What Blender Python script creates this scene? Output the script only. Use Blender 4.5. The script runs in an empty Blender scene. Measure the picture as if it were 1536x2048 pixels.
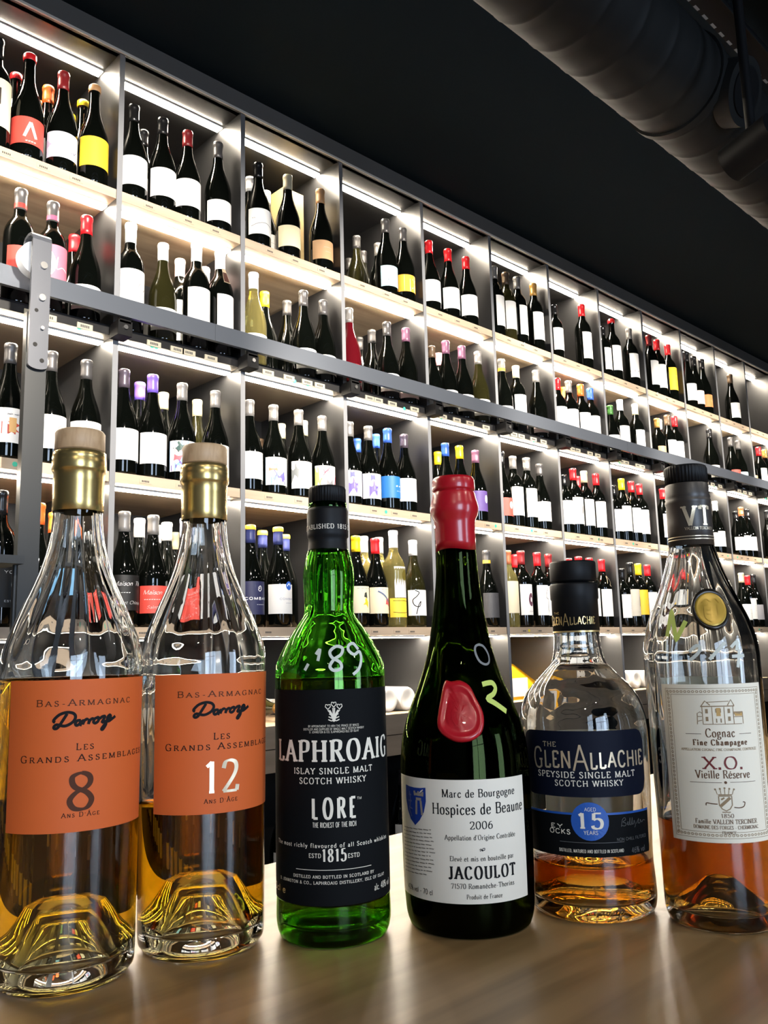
import bpy, math, random
from math import sin, cos, pi, radians, hypot, sqrt, atan2
random.seed(7)
SC = bpy.context.scene
COL = SC.collection
EYE = 1.2345            # height of the camera above the floor
TOP = 1.05              # counter top
WALL = 2.05             # front plane of the wine shelving
# ------------------------------------------------------------------ camera
cam_d = bpy.data.cameras.new('camera')
cam = bpy.data.objects.new('camera', cam_d); COL.objects.link(cam)
cam_d.sensor_fit = 'VERTICAL'; cam_d.sensor_height = 24.0
cam_d.lens = 1707.55 / 2048 * 24.0
cam_d.clip_start = 0.02; cam_d.clip_end = 60
pt, rl, yw = 0.16138284, -0.02688084, 0.76974797
from mathutils import Matrix, Vector
fw = Vector((sin(yw)*cos(pt), cos(yw)*cos(pt), sin(pt)))
rt = Vector((cos(yw), -sin(yw), 0)); up = rt.cross(fw)
r2 = rt*cos(rl) + up*sin(rl); u2 = -rt*sin(rl) + up*cos(rl)
mw = Matrix(((r2.x, u2.x, -fw.x, 0), (r2.y, u2.y, -fw.y, 0), (r2.z, u2.z, -fw.z, EYE), (0, 0, 0, 1)))
cam.matrix_world = mw
SC.camera = cam
# ------------------------------------------------------------------ exposure, world
SC.view_settings.view_transform = 'Standard'; SC.view_settings.look = 'None'
SC.view_settings.exposure = 0.4; SC.view_settings.gamma = 1.0
SC.view_settings.use_curve_mapping = False
SC.cycles.use_denoising = True
SC.cycles.max_bounces = 20; SC.cycles.transmission_bounces = 18; SC.cycles.glossy_bounces = 5
SC.cycles.diffuse_bounces = 3; SC.cycles.transparent_max_bounces = 8; SC.cycles.volume_bounces = 0
SC.cycles.sample_clamp_indirect = 6.0; SC.cycles.blur_glossy = 0.6
w = bpy.data.worlds.new('world'); SC.world = w; w.use_nodes = True
w.node_tree.nodes['Background'].inputs[0].default_value = (0.55, 0.7, 1.0, 1)
w.node_tree.nodes['Background'].inputs[1].default_value = 0.6
STRIP_POWER = 125.0      # emission of the shelf light strips
SPOT_POWER = 190.0       # track spots aimed at the shelving
COUNTER_POWER = 17.0    # ceiling spots over the customer side of the counter
DAY_POWER = 100.0        # daylight through the shop window behind the camera
def area(name, loc, rot, sx, sy, power, color):
    l = bpy.data.lights.new(name, 'AREA'); l.shape = 'RECTANGLE'; l.size = sx; l.size_y = sy; l.energy = power; l.color = color
    o = bpy.data.objects.new(name, l); COL.objects.link(o); o.location = loc; o.rotation_euler = rot
    return o
area('shop_window_daylight', (-1.2, -3.45, 1.6), (radians(90), 0, 0), 1.5, 2.0, DAY_POWER, (0.62, 0.78, 1.0))
area('shop_door_daylight', (1.9, -3.45, 1.3), (radians(90), 0, 0), 0.9, 2.2, DAY_POWER*.5, (0.62, 0.78, 1.0))
# ------------------------------------------------------------------ materials
MATS = {}
def mat(name, col=(.8, .8, .8), rough=.5, metal=0.0, spec=.5, **kw):
    if name in MATS: return MATS[name]
    m = bpy.data.materials.new(name); m.use_nodes = True; MATS[name] = m
    b = m.node_tree.nodes['Principled BSDF']
    b.inputs['Base Color'].default_value = (*col, 1); b.inputs['Roughness'].default_value = rough
    b.inputs['Metallic'].default_value = metal; b.inputs['Specular IOR Level'].default_value = spec
    for k, v in kw.items(): b.inputs[k].default_value = v
    return m
def srgb(r, g, b):
    f = lambda c: (c/255/12.92) if c/255 <= .04045 else ((c/255+.055)/1.055)**2.4
    return (f(r), f(g), f(b))
def emit(name, col, s):
    m = bpy.data.materials.new(name); m.use_nodes = True; nt = m.node_tree; MATS[name] = m
    nt.nodes.remove(nt.nodes['Principled BSDF']); e = nt.nodes.new('ShaderNodeEmission')
    e.inputs[0].default_value = (*col, 1); e.inputs[1].default_value = s
    nt.links.new(e.outputs[0], nt.nodes['Material Output'].inputs[0]); return m
def glass(name, col=(1, 1, 1), rough=0.0, ior=1.5):
    m = bpy.data.materials.new(name); m.use_nodes = True; nt = m.node_tree; MATS[name] = m
    nt.nodes.remove(nt.nodes['Principled BSDF']); g = nt.nodes.new('ShaderNodeBsdfGlass')
    g.inputs['Color'].default_value = (*col, 1); g.inputs['Roughness'].default_value = rough; g.inputs['IOR'].default_value = ior
    nt.links.new(g.outputs[0], nt.nodes['Material Output'].inputs[0]); return m
def liquid(name, col, dens, ior=1.36):
    m = glass(name, (1, 1, 1), 0, ior); nt = m.node_tree
    v = nt.nodes.new('ShaderNodeVolumeAbsorption'); v.inputs['Color'].default_value = (*col, 1); v.inputs['Density'].default_value = dens
    nt.links.new(v.outputs[0], nt.nodes['Material Output'].inputs['Volume']); return m
def wood(name, c1, c2, scale, stretch, rough, bump=.02, seed=0.0, axis=0):
    m = mat(name, c1, rough); nt = m.node_tree; b = nt.nodes['Principled BSDF']
    tc = nt.nodes.new('ShaderNodeTexCoord'); mp = nt.nodes.new('ShaderNodeMapping')
    s = [scale]*3; s[axis] = scale/stretch
    mp.inputs['Scale'].default_value = s; mp.inputs['Location'].default_value = (seed, seed*.7, 0)
    n = nt.nodes.new('ShaderNodeTexNoise'); n.inputs['Scale'].default_value = 1.0; n.inputs['Detail'].default_value = 8; n.inputs['Distortion'].default_value = .6
    cr = nt.nodes.new('ShaderNodeValToRGB'); cr.color_ramp.elements[0].color = (*c2, 1); cr.color_ramp.elements[1].color = (*c1, 1)
    cr.color_ramp.elements[0].position = .34; cr.color_ramp.elements[1].position = .62
    bp = nt.nodes.new('ShaderNodeBump'); bp.inputs['Strength'].default_value = bump; bp.inputs['Distance'].default_value = .002
    L = nt.links.new
    L(tc.outputs['Object'], mp.inputs[0]); L(mp.outputs[0], n.inputs['Vector']); L(n.outputs['Fac'], cr.inputs[0])
    L(cr.outputs[0], b.inputs['Base Color']); L(n.outputs['Fac'], bp.inputs['Height']); L(bp.outputs[0], b.inputs['Normal'])
    return m
def speckle(name, c1, c2, scale, rough, bump=.1):
    m = mat(name, c1, rough); nt = m.node_tree; b = nt.nodes['Principled BSDF']
    tc = nt.nodes.new('ShaderNodeTexCoord'); n = nt.nodes.new('ShaderNodeTexNoise'); n.inputs['Scale'].default_value = scale; n.inputs['Detail'].default_value = 6
    cr = nt.nodes.new('ShaderNodeValToRGB'); cr.color_ramp.elements[0].color = (*c2, 1); cr.color_ramp.elements[1].color = (*c1, 1)
    bp = nt.nodes.new('ShaderNodeBump'); bp.inputs['Strength'].default_value = bump; bp.inputs['Distance'].default_value = .003
    L = nt.links.new
    L(tc.outputs['Object'], n.inputs['Vector']); L(n.outputs['Fac'], cr.inputs[0]); L(cr.outputs[0], b.inputs['Base Color'])
    L(n.outputs['Fac'], bp.inputs['Height']); L(bp.outputs[0], b.inputs['Normal']); return m
ceil_m = speckle('black_ceiling_paint', (.0085, .0170, .0245), (.0068, .0138, .020), 3, .8)
ceil_m.node_tree.nodes['Principled BSDF'].inputs['Specular IOR Level'].default_value = .12
wall_m = speckle('dark_wall_paint', (.05, .05, .05), (.04, .04, .04), 6, .7)
floor_m = speckle('dark_floor', (.06, .055, .05), (.03, .03, .03), 5, .4)
lam_m = speckle('anthracite_laminate', (.019, .019, .020), (.016, .016, .017), 40, .34, .03)
edge_m = mat('grey_edge_band', (.20, .205, .22), .42)
fascia_m = speckle('grey_fascia', (.15, .148, .146), (.135, .133, .131), 8, .45, .03)
trim_m = mat('bright_trim_line', (.85, .82, .76), .4)
board_m = wood('oak_board', (.42, .31, .20), (.33, .235, .15), 30, 14, .5)
boardedge_m = wood('oak_board_edge', (.47, .365, .27), (.40, .31, .225), 40, 14, .5)
darkboard_m = mat('dark_board_edge', (.009, .009, .010), .4, 0, .3)
taupe_m = speckle('taupe_board', (.15, .125, .10), (.13, .105, .085), 20, .45, .03)
plank_m = wood('niche_plank_wood', (.32, .24, .17), (.23, .17, .115), 22, 10, .5)
counter_m = wood('walnut_counter', (.35, .225, .10), (.195, .118, .045), 30, 16, .34, .05, 3.0)
rail_m = mat('grey_steel_rail', (.085, .096, .118), .34, .35)
stile_m = mat('dark_steel', (.010, .012, .014), .42, .1)
strap_m = mat('strap_steel', (.065, .07, .085), .42, .25)
roller_m = mat('white_roller', (.85, .88, .92), .35)
bolt_m = mat('zinc_bolt', (.75, .75, .75), .25, 1.0)
black_m = mat('black_plastic', (.004, .004, .0045), .5, 0, .2)
strip_m = emit('warm_white_strip', (1.0, .88, .70), STRIP_POWER)
profile_m = mat('strip_profile', (.7, .7, .7), .4)
duct_m = speckle('black_duct_metal', (.0075, .0078, .0078), (.005, .0055, .0055), 14, .6)
duct_m.node_tree.nodes['Principled BSDF'].inputs['Specular IOR Level'].default_value = .25
spotface_m = emit('spot_lens', (1.0, .93, .82), 30.0)
tag_m = mat('price_tag_paper_shade_toned', (.30, .28, .22), .6)  # paper colour darkened to carry the shade on the second-shelf tags
tagink_m = mat('price_ink', (.05, .05, .05), .6)
teal_m = mat('teal_sticker', srgb(60, 180, 150), .5)
yellowdot_m = mat('yellow_sticker', srgb(220, 200, 60), .5)
INK = {k: mat(k, c, r, m, .2 if m == 0 else .5) for k, c, r, m in [
    ('black_ink', (.005, .005, .006), .7, 0), ('dark_ink', (.022, .008, .004), .7, 0), ('bronze_ink', (.075, .022, .008), .6, 0),
    ('pale_gold', (.72, .60, .42), .32, .55), ('cream_ink', (.80, .74, .62), .5, 0), ('gold_ink', (.72, .52, .22), .3, .6),
    ('grey_ink', (.13, .13, .13), .5, 0), ('brown_ink', (.12, .058, .028), .6, 0), ('tan_ink', (.30, .21, .12), .6, 0),
    ('wine_ink', (.17, .03, .03), .5, 0), ('white_ink', (.85, .85, .85), .5, 0), ('red_ink', (.6, .03, .03), .5, 0)]}
# ------------------------------------------------------------------ mesh building
class MB:
    def __init__(s): s.v = []; s.f = []; s.m = []; s.sm = []; s.mats = []
    def mi(s, m):
        if m not in s.mats: s.mats.append(m)
        return s.mats.index(m)
    def add(s, vs, fs, m, smooth=False):
        o = len(s.v); s.v += vs; k = s.mi(m)
        for f in fs: s.f.append(tuple(i+o for i in f)); s.m.append(k); s.sm.append(smooth)
        return s
    def box(s, x0, x1, y0, y1, z0, z1, m, face=None):
        """axis-aligned box; face={'-y':mat} gives single sides another material"""
        vs = [(x, y, z) for z in (z0, z1) for y in (y0, y1) for x in (x0, x1)]
        fs = {'-z': (0, 2, 3, 1), '+z': (4, 5, 7, 6), '-y': (0, 1, 5, 4), '+y': (2, 6, 7, 3), '-x': (0, 4, 6, 2), '+x': (1, 3, 7, 5)}
        o = len(s.v); s.v += vs
        for k, f in fs.items():
            s.f.append(tuple(i+o for i in f)); s.m.append(s.mi((face or {}).get(k, m))); s.sm.append(False)
        return s
    def lathe(s, prof, m, n=48, per=None, closed=False, smooth=True):
        """prof: list of (r,z) from below upward round the outside, r=0 for poles"""
        rings = []; o = len(s.v); k = s.mi(m)
        for i, (r, z) in enumerate(prof):
            if r <= 1e-7: rings.append([len(s.v)]); s.v.append((0, 0, z))
            else:
                ids = []
                for j in range(n):
                    a = 2*pi*j/n; rr, zz = (r, z) if per is None else per(i, r, z, a)
                    ids.append(len(s.v)); s.v.append((rr*cos(a), rr*sin(a), zz))
                rings.append(ids)
        pr = list(zip(rings, rings[1:])) + ([(rings[-1], rings[0])] if closed else [])
        for A, B in pr:
            for j in range(n):
                j2 = (j+1) % n
                if len(A) == 1 and len(B) == 1: continue
                if len(A) == 1: f = (A[0], B[j2], B[j])
                elif len(B) == 1: f = (A[j], A[j2], B[0])
                else: f = (A[j], A[j2], B[j2], B[j])
                s.f.append(f); s.m.append(k); s.sm.append(smooth)
        return s
    def tube(s, a, b, r, m, n=12, r2=None, smooth=True):
        a = Vector(a); b = Vector(b); d = (b-a).normalized(); r2 = r if r2 is None else r2
        u = d.orthogonal().normalized(); w_ = d.cross(u)
        vs = []
        for c, rr in ((a, r), (b, r2)):
            for j in range(n):
                t = 2*pi*j/n; vs.append(tuple(c + (u*cos(t)+w_*sin(t))*rr))
        fs = [(j, (j+1) % n, n+(j+1) % n, n+j) for j in range(n)]
        s.add(vs, fs, m, smooth); s.add(vs[:n], [tuple(range(n))[::-1]], m); s.add(vs[n:], [tuple(range(n))], m)
        return s
    def mesh(s, name):
        me = bpy.data.meshes.new(name); me.from_pydata(s.v, [], s.f)
        for m in s.mats: me.materials.append(m)
        me.polygons.foreach_set('material_index', s.m); me.polygons.foreach_set('use_smooth', s.sm)
        me.update(); return me
    def build(s, name, parent=None, loc=(0, 0, 0)):
        o = bpy.data.objects.new(name, s.mesh(name)); COL.objects.link(o); o.location = loc
        if parent: o.parent = parent
        return o
def tag(o, label=None, cat=None, group=None, kind=None):
    if label: o['label'] = label
    if cat: o['category'] = cat
    if group: o['group'] = group
    if kind: o['kind'] = kind
    return o
def thing(name, label, cat, loc=(0, 0, 0), rz=0, group=None):
    o = bpy.data.objects.new(name, None); COL.objects.link(o); o.empty_display_size = .02
    o.location = loc; o.rotation_euler = (0, 0, rz); return tag(o, label, cat, group)
def structure(name, mb): return tag(mb.build(name), kind='structure')
# ------------------------------------------------------------------ lettering: stroke glyphs in a 100-unit cap height
def P(t): return [tuple(float(c) for c in q.split(',')) for q in t.split()]
G = {}
for line in '''
A 76|L 2,0 38,100|L 38,100 74,0|L 15,36 61,36
B 64|L 10,0 10,100|C 10,99 34,98 54,92 55,77 50,60 30,53 10,53|C 10,53 34,52 56,46 60,27 52,6 32,1 10,1
C 72|C 66,78 56,95 38,100 16,90 5,50 16,10 38,0 56,5 68,22
D 76|L 10,0 10,100|C 10,99 34,98 58,90 70,50 58,10 34,1 10,1
E 58|L 10,0 10,100|L 10,99 52,99 53,82|L 10,52 40,52|L 10,1 54,1 56,20
F 54|L 10,0 10,100|L 10,99 50,99 51,82|L 10,52 40,52
G 76|C 67,78 56,95 38,100 16,90 5,50 16,10 38,0 54,3 64,12|L 64,4 64,42|L 48,42 75,42
H 78|L 10,0 10,100|L 68,0 68,100|L 10,52 68,52
I 22|L 11,0 11,100
J 42|L 30,100 30,22|C 30,22 26,4 14,-2 3,10
K 70|L 10,0 10,100|L 62,100 10,42|L 26,58 66,0
L 56|L 10,0 10,100|L 10,1 50,1 53,22
M 92|L 10,0 12,100|L 12,100 46,4|L 46,4 80,100|L 80,100 82,0
N 78|L 10,0 10,100|L 10,100 68,0|L 68,0 68,100
O 82|C 41,100 18,90 6,50 18,10 41,0 64,10 76,50 64,90 41,100
P 60|L 10,0 10,100|C 10,99 34,99 54,92 57,74 52,54 34,47 10,47
Q 82|C 41,100 18,90 6,50 18,10 41,0 64,10 76,50 64,90 41,100|L 44,20 76,-14
R 68|L 10,0 10,100|C 10,99 34,99 54,92 56,75 50,57 32,51 10,51|L 34,51 66,0
S 56|C 47,80 40,96 26,100 11,92 8,76 18,60 36,48 49,34 48,16 38,3 24,0 10,6 5,24
T 66|L 33,0 33,100|L 3,82 3,99 63,99 63,82
U 76|L 10,100 10,34|C 10,34 16,8 38,0 60,8 66,34|L 66,34 66,100
V 72|L 2,100 37,0|L 37,0 70,100
W 104|L 2,100 28,0|L 28,0 52,100|L 52,100 78,0|L 78,0 102,100
X 70|L 4,100 66,0|L 66,100 4,0
Y 66|L 3,100 33,50|L 63,100 33,50|L 33,50 33,0
Z 62|L 4,84 5,99 56,99|L 56,99 4,1|L 4,1 56,1 58,18
a 50|C 8,48 18,61 32,60 38,46|L 38,46 38,10|C 38,10 41,0 50,5|C 38,36 16,33 6,18 12,3 26,2 38,14
b 52|L 9,100 9,2|C 9,44 24,62 40,56 47,31 40,5 24,0 9,14
c 47|C 42,46 32,61 16,56 5,31 14,6 28,0 44,14
d 54|L 43,100 43,0|C 43,46 28,62 13,56 5,31 12,5 28,0 43,14
e 49|L 7,34 44,34|C 44,34 40,56 25,62 10,54 5,31 11,7 27,0 44,13
f 34|L 15,0 15,76|C 15,76 19,96 32,100 39,92|L 4,60 32,60
g 50|C 24,61 9,55 7,41 12,26 25,22 37,29 40,42 35,56 24,61|C 14,24 7,13 16,4 34,2 45,-9 38,-24 20,-28 5,-19 6,-8 16,3|L 36,57 48,61
h 54|L 9,0 9,100|C 9,44 22,61 36,60 42,44|L 42,44 42,0
i 24|L 11,0 11,60|D 11,84
j 24|L 13,60 13,-12|C 13,-12 10,-28 -2,-26|D 13,84
k 52|L 9,0 9,100|L 44,60 9,26|L 20,36 46,0
l 22|L 10,0 10,100
m 80|L 9,0 9,60|C 9,44 20,61 32,60 38,44|L 38,44 38,0|C 38,44 50,61 62,60 68,44|L 68,44 68,0
n 54|L 9,0 9,60|C 9,44 22,61 36,60 42,44|L 42,44 42,0
o 52|C 26,62 11,55 5,31 11,6 26,0 41,6 47,31 41,55 26,62
p 54|L 9,60 9,-28|C 9,44 24,62 41,56 48,31 41,5 24,0 9,14
q 54|L 43,60 43,-28|C 43,46 28,62 12,56 5,31 12,5 28,0 43,14
r 38|L 9,0 9,60|C 9,40 18,58 34,56
s 40|C 34,48 27,60 16,61 7,52 10,40 24,31 35,20 32,5 20,0 10,2 4,14
t 34|L 14,82 14,14|C 14,14 18,0 32,6|L 3,60 30,60
u 54|L 9,60 9,18|C 9,18 16,2 30,2 42,18|L 42,60 42,0
v 50|L 2,60 25,0|L 25,0 47,60
w 74|L 2,60 20,0|L 20,0 36,60|L 36,60 54,0|L 54,0 72,60
x 48|L 3,60 44,0|L 44,60 3,0
y 50|L 2,60 25,2|C 47,60 25,2 14,-26 2,-24
z 46|L 4,59 41,59|L 41,59 4,1|L 4,1 42,1
0 62|C 31,100 12,88 5,50 12,12 31,0 50,12 57,50 50,88 31,100
1 40|L 22,0 22,100|L 22,98 6,84
2 60|C 7,76 14,96 32,100 49,92 52,72 40,46 6,2|L 6,2 54,2 57,20
3 56|C 8,84 20,99 38,98 47,82 42,62 22,54|C 22,54 44,50 51,30 46,8 28,0 8,8 4,20
4 62|L 44,0 44,100|L 44,98 4,30|L 4,30 60,30
5 56|L 12,99 48,99|L 12,99 10,56|C 10,56 28,64 46,54 51,32 44,8 26,0 8,6 4,20
6 60|C 50,94 28,90 12,60 6,32 14,6 31,0 48,8 53,32 46,54 30,60 10,44
7 56|L 4,82 5,98 52,98|L 52,98 22,0
8 58|C 29,100 12,92 10,76 18,60 40,46 51,26 44,6 29,0 13,6 6,26 18,46 40,60 48,76 44,92 29,100
9 60|C 10,6 32,10 48,40 54,68 46,94 29,100 12,92 7,68 14,46 30,40 50,56
. 22|D 10,4
, 22|D 10,4|L 12,4 6,-14
- 42|L 6,36 36,36
' 18|L 9,98 7,76
& 78|C 70,40 52,10 30,0 10,8 8,28 26,48 46,66 48,88 34,100 22,88 26,68 46,34 74,0
% 90|C 22,100 8,88 8,60 22,50 36,60 36,88 22,100|L 72,100 18,0|C 68,50 54,40 54,12 68,0 82,12 82,40 68,50
( 30|C 24,108 10,80 7,50 10,20 24,-8
) 30|C 6,108 20,80 23,50 20,20 6,-8
~ 60|C 4,40 14,66 28,44 40,20 56,50|C 6,10 20,30 34,6|C 30,60 44,80 56,64
'''.strip().splitlines():
    ch, rest = line[0], line[2:]
    parts = rest.split('|'); G[ch] = (float(parts[0]), [(q[0], P(q[2:])) for q in parts[1:]])
for new, base, acc in (('é', 'e', 'L 22,72 34,88'), ('è', 'e', 'L 30,72 18,88'), ('ê', 'e', 'L 14,72 25,88 36,72'), ('ô', 'o', 'L 15,72 26,88 37,72'),
                       ('Â', 'A', 'L 24,110 38,124 52,110'), ('É', 'E', 'L 26,110 40,124')):
    G[new] = (G[base][0], G[base][1] + [('A', P(acc[2:]))])
def crom(pts, k=6):
    out = []
    for i in range(len(pts)-1):
        p0 = pts[i-1] if i else pts[0]; p1, p2 = pts[i], pts[i+1]; p3 = pts[i+2] if i+2 < len(pts) else pts[-1]
        if i == 0 and pts[0] == pts[-1]: p0 = pts[-2]
        if i == len(pts)-2 and pts[0] == pts[-1]: p3 = pts[1]
        for j in range(k):
            t = j/k
            out.append(tuple(.5*((2*b) + (c-a)*t + (2*a-5*b+4*c-d)*t*t + (3*b-a-3*c+d)*t**3) for a, b, c, d in zip(p0, p1, p2, p3)))
    out.append(tuple(pts[-1])); return out
FONT = {  # thick, thin, serif half length, nib angle, tracking
    'serif': (12, 5.5, 12, 12, 14), 'ssc': (12, 6, 8, 12, 30), 'slab': (14, 9, 11, 8, 24), 'bold': (19, 7, 17, 8, 28),
    'sans': (10, 10, 0, 0, 12), 'sansb': (15, 14, 0, 0, 22), 'heavy': (21, 17, 0, 0, 46), 'script': (9, 4, 0, 40, 2)}
def glyph_strokes(ch, font):
    """list of (points, half widths) in glyph units"""
    thick, thin, serif, nib, _ = FONT[font]; out = []
    w_, st = G[ch]
    for kind, pts in st:
        if kind == 'D':
            x, y = pts[0]; r = thick*.62; out.append(([(x-r, y), (x+r, y)], [r, r])); continue
        pp = crom(pts) if kind == 'C' else pts
        hw = []
        for i in range(len(pp)):
            a = pp[max(i-1, 0)]; b = pp[min(i+1, len(pp)-1)]
            ang = atan2(b[1]-a[1], b[0]-a[0]); hw.append((thin + (thick-thin)*abs(sin(ang-radians(nib))))/2)
        if kind == 'L' and len(pp) > 2:      # broken lines as separate straight bars
            for a, b in zip(pp, pp[1:]):
                if not serif and hypot(b[0]-a[0], b[1]-a[1]) < 25: continue
                ang = atan2(b[1]-a[1], b[0]-a[0]); q = (thin + (thick-thin)*abs(sin(ang-radians(nib))))/2
                out.append(([a, b], [q, q]))
        else: out.append((pp, hw))
        if serif and kind == 'L' and len(pts) == 2:
            (x0, y0), (x1, y1) = pts
            if abs(y1-y0) > abs(x1-x0)*.6 and abs(y1-y0) > 35:
                for x, y in pts:
                    if ch in 'MNVWAY14' and not (y in (0, 100) and (ch != 'N' or x != 68 or y == 100)): continue
                    if ch in 'VWM' and y == 0 and ch != 'M': continue
                    if ch in 'A14' and y == 100: continue
                    if y in (0, 100, 60, -28):
                        l = r = serif*(.7 if ch.islower() or ch == '1' else 1)
                        if y in (60, 100) and ch.islower(): r = 1
                        t = max(thin*.62, 3.4)
                        out.append(([(x-l, y - (t if y > 0 else -t)), (x+r, y - (t if y > 0 else -t))], [t, t]))
    return w_, out
def text_strokes(text, font, small=.78):
    """strokes of a whole line, origin at the left baseline, and its width"""
    x = 0; out = []; trk = FONT[font][4]
    for i, ch in enumerate(text):
        if ch == ' ': x += 38 + trk*.6; continue
        w_, st = glyph_strokes(ch, 'serif' if font == 'ssc' else font); k = 1.0
        if font == 'ssc' and i and text[i-1] not in " -'" : k = small
        for pts, hw in st: out.append(([(x+a*k, b*k) for a, b in pts], [h*(.9 if k < 1 else 1) for h in hw]))
        x += w_*k + trk
    return out, x - trk
DARROZE = [P(t) for t in '''440,375 425,400 400,440 385,448 378,440 392,428 430,436 465,420 480,395 470,375 440,368 405,378 382,398 376,410 384,416
505,412 490,412 480,425 486,436 500,428 508,412 503,431 511,435
520,407 515,434
516,428 524,413 535,407 540,412
548,406 543,433
544,427 552,412 563,406 568,411
590,402 574,408 568,424 578,430 592,420 594,404 586,402 600,408 612,400 628,400 612,428 630,424 634,440 618,464 610,462 622,445 645,420 660,404 655,394 644,402 640,420 652,424 688,402'''.splitlines()]
SIGN = [P(t) for t in '''20,20 30,80 45,95 50,75 32,60 52,45 44,25 25,30
60,30 66,60 66,32 74,34 82,90 80,34 90,34 98,90 95,34 106,36 112,62 120,20 112,2
128,30 150,70 144,34 160,34 164,60 176,34 190,50 210,44'''.splitlines()]
def fit_paths(paths, flip, hw):
    xs = [x for p_ in paths for x, y in p_]; ys = [y for p_ in paths for x, y in p_]
    x0, x1, y0, y1 = min(xs), max(xs), min(ys), max(ys); s = 100/(y1-y0)
    return [([((x-x0)*s, ((y1-y) if flip else (y-y0))*s) for x, y in crom(p_, 5)], None, hw) for p_ in paths], (x1-x0)*s
def quirk():
    """the tall hand-cut capitals of the distillery name"""
    out = []; x = 0
    for ch, k, dy in zip('GLENALLACHIE', (.8, .66, .62, .66, 1.0, .62, .6, .58, .6, .62, .58, .56), (6, 10, 12, 10, 0, 8, 10, 12, 12, 10, 12, 14)):
        w_, st = G[ch]; nar = .72
        for kind, pts in st:
            if ch == 'E' : pass
            pp = crom(pts) if kind == 'C' else pts
            q = [(x+a*k*nar, dy+b*k) for a, b in pp]
            segs = [q] if kind == 'C' else [list(s_) for s_ in zip(q, q[1:])]
            for s_ in segs: out.append((s_, [3.5]*len(s_)))
        x += w_*k*nar + 9
    return out, x - 9
def ribbon(mb, pts, hw, warp, m, maxlen=2.5):
    """flat stroke through pts (surface millimetres) laid on a surface by warp(s, z)"""
    q = []; h = []
    for i in range(len(pts)-1):
        d = hypot(pts[i+1][0]-pts[i][0], pts[i+1][1]-pts[i][1]); n = max(1, int(d/maxlen+.999)) if abs(pts[i+1][0]-pts[i][0]) > maxlen else 1
        for j in range(n):
            t = j/n; q.append((pts[i][0]*(1-t)+pts[i+1][0]*t, pts[i][1]*(1-t)+pts[i+1][1]*t)); h.append(hw[i]*(1-t)+hw[i+1]*t)
    q.append(pts[-1]); h.append(hw[-1]); vs = []
    for i, (x, y) in enumerate(q):
        a = q[max(i-1, 0)]; b = q[min(i+1, len(q)-1)]; dx, dy = b[0]-a[0], b[1]-a[1]; l = hypot(dx, dy) or 1
        nx, ny = -dy/l*h[i], dx/l*h[i]
        vs += [warp(x+nx, y+ny), warp(x-nx, y-ny)]
    mb.add(vs, [(2*i, 2*i+1, 2*i+3, 2*i+2) for i in range(len(q)-1)], m)
def write(mb, text, font, s0, s1, zc, h, warp, m, bold=1.0):
    """set one line between s0 and s1 with cap height h, centred on zc"""
    if text == '_': ribbon(mb, [(s0, zc), (s1, zc)], [h/2, h/2], warp, m); return
    if text == '@darroze': st, wd = fit_paths(DARROZE, True, 6.2); st = [(p_, [hw]*len(p_)) for p_, _, hw in st]
    elif text == '@sign': st, wd = fit_paths(SIGN, False, 1.6); st = [(p_, [hw]*len(p_)) for p_, _, hw in st]
    elif text == '@glenallachie': st, wd = quirk()
    else: st, wd = text_strokes(text, font)
    kx = (s1-s0)/wd; ky = h/100
    for pts, hw in st:
        ribbon(mb, [(s0+x*kx, zc-h/2+y*ky) for x, y in pts], [v*bold*min(kx, ky)**.7*max(kx, ky)**.3 for v in hw], warp, m)
def cyl_warp(rad, eps, s0=0.0):
    """surface millimetres -> point on a round body; s=0 faces local -Y, +s runs to the right seen from there"""
    def f(s, z):
        r = rad(z); a = (s-s0)/r; r = (r+eps)/1000
        return (r*sin(a), -r*cos(a), z/1000)
    return f
def interp(prof):
    zs = [z for r, z in prof]; rs = [r for r, z in prof]
    def f(z):
        if z <= zs[0]: return rs[0]
        for i in range(len(zs)-1):
            if zs[i] <= z <= zs[i+1]:
                return rs[i] if zs[i+1] == zs[i] else rs[i] + (rs[i+1]-rs[i])*(z-zs[i])/(zs[i+1]-zs[i])
        return rs[-1]
    return f
def patch(mb, rad, s0, s1, z0, z1, m, eps=.25, thick=.2, ns=28, nz=6, corner=0.0):
    """a paper label wrapped on the body, with real thickness; z0/z1 may be functions of s"""
    Z0 = z0 if callable(z0) else (lambda s: z0); Z1 = z1 if callable(z1) else (lambda s: z1)
    wo = cyl_warp(rad, eps); wi = cyl_warp(rad, eps-thick); vo = []; vi = []
    for j in range(nz+1):
        for i in range(ns+1):
            u = i/ns; v = j/nz; s = s0+(s1-s0)*u; a, b = Z0(s), Z1(s)
            if corner:
                e = max(0, corner-min(s-s0, s1-s)); c = corner-sqrt(max(corner*corner-e*e, 0)); a += c; b -= c
            z = a+(b-a)*v; vo.append(wo(s, z)); vi.append(wi(s, z))
    W = ns+1; fs = [(j*W+i, j*W+i+1, (j+1)*W+i+1, (j+1)*W+i) for j in range(nz) for i in range(ns)]
    mb.add(vo, fs, m, True); mb.add(vi, [f[::-1] for f in fs], m, True)
    n = len(vo); rim = [i for i in range(W)] + [j*W+ns for j in range(1, nz+1)] + [nz*W+i for i in range(ns-1, -1, -1)] + [j*W for j in range(nz-1, 0, -1)]
    mb.add(vo+vi, [(a, n+a, n+b, b) for a, b in zip(rim, rim[1:]+rim[:1])], m)
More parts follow.
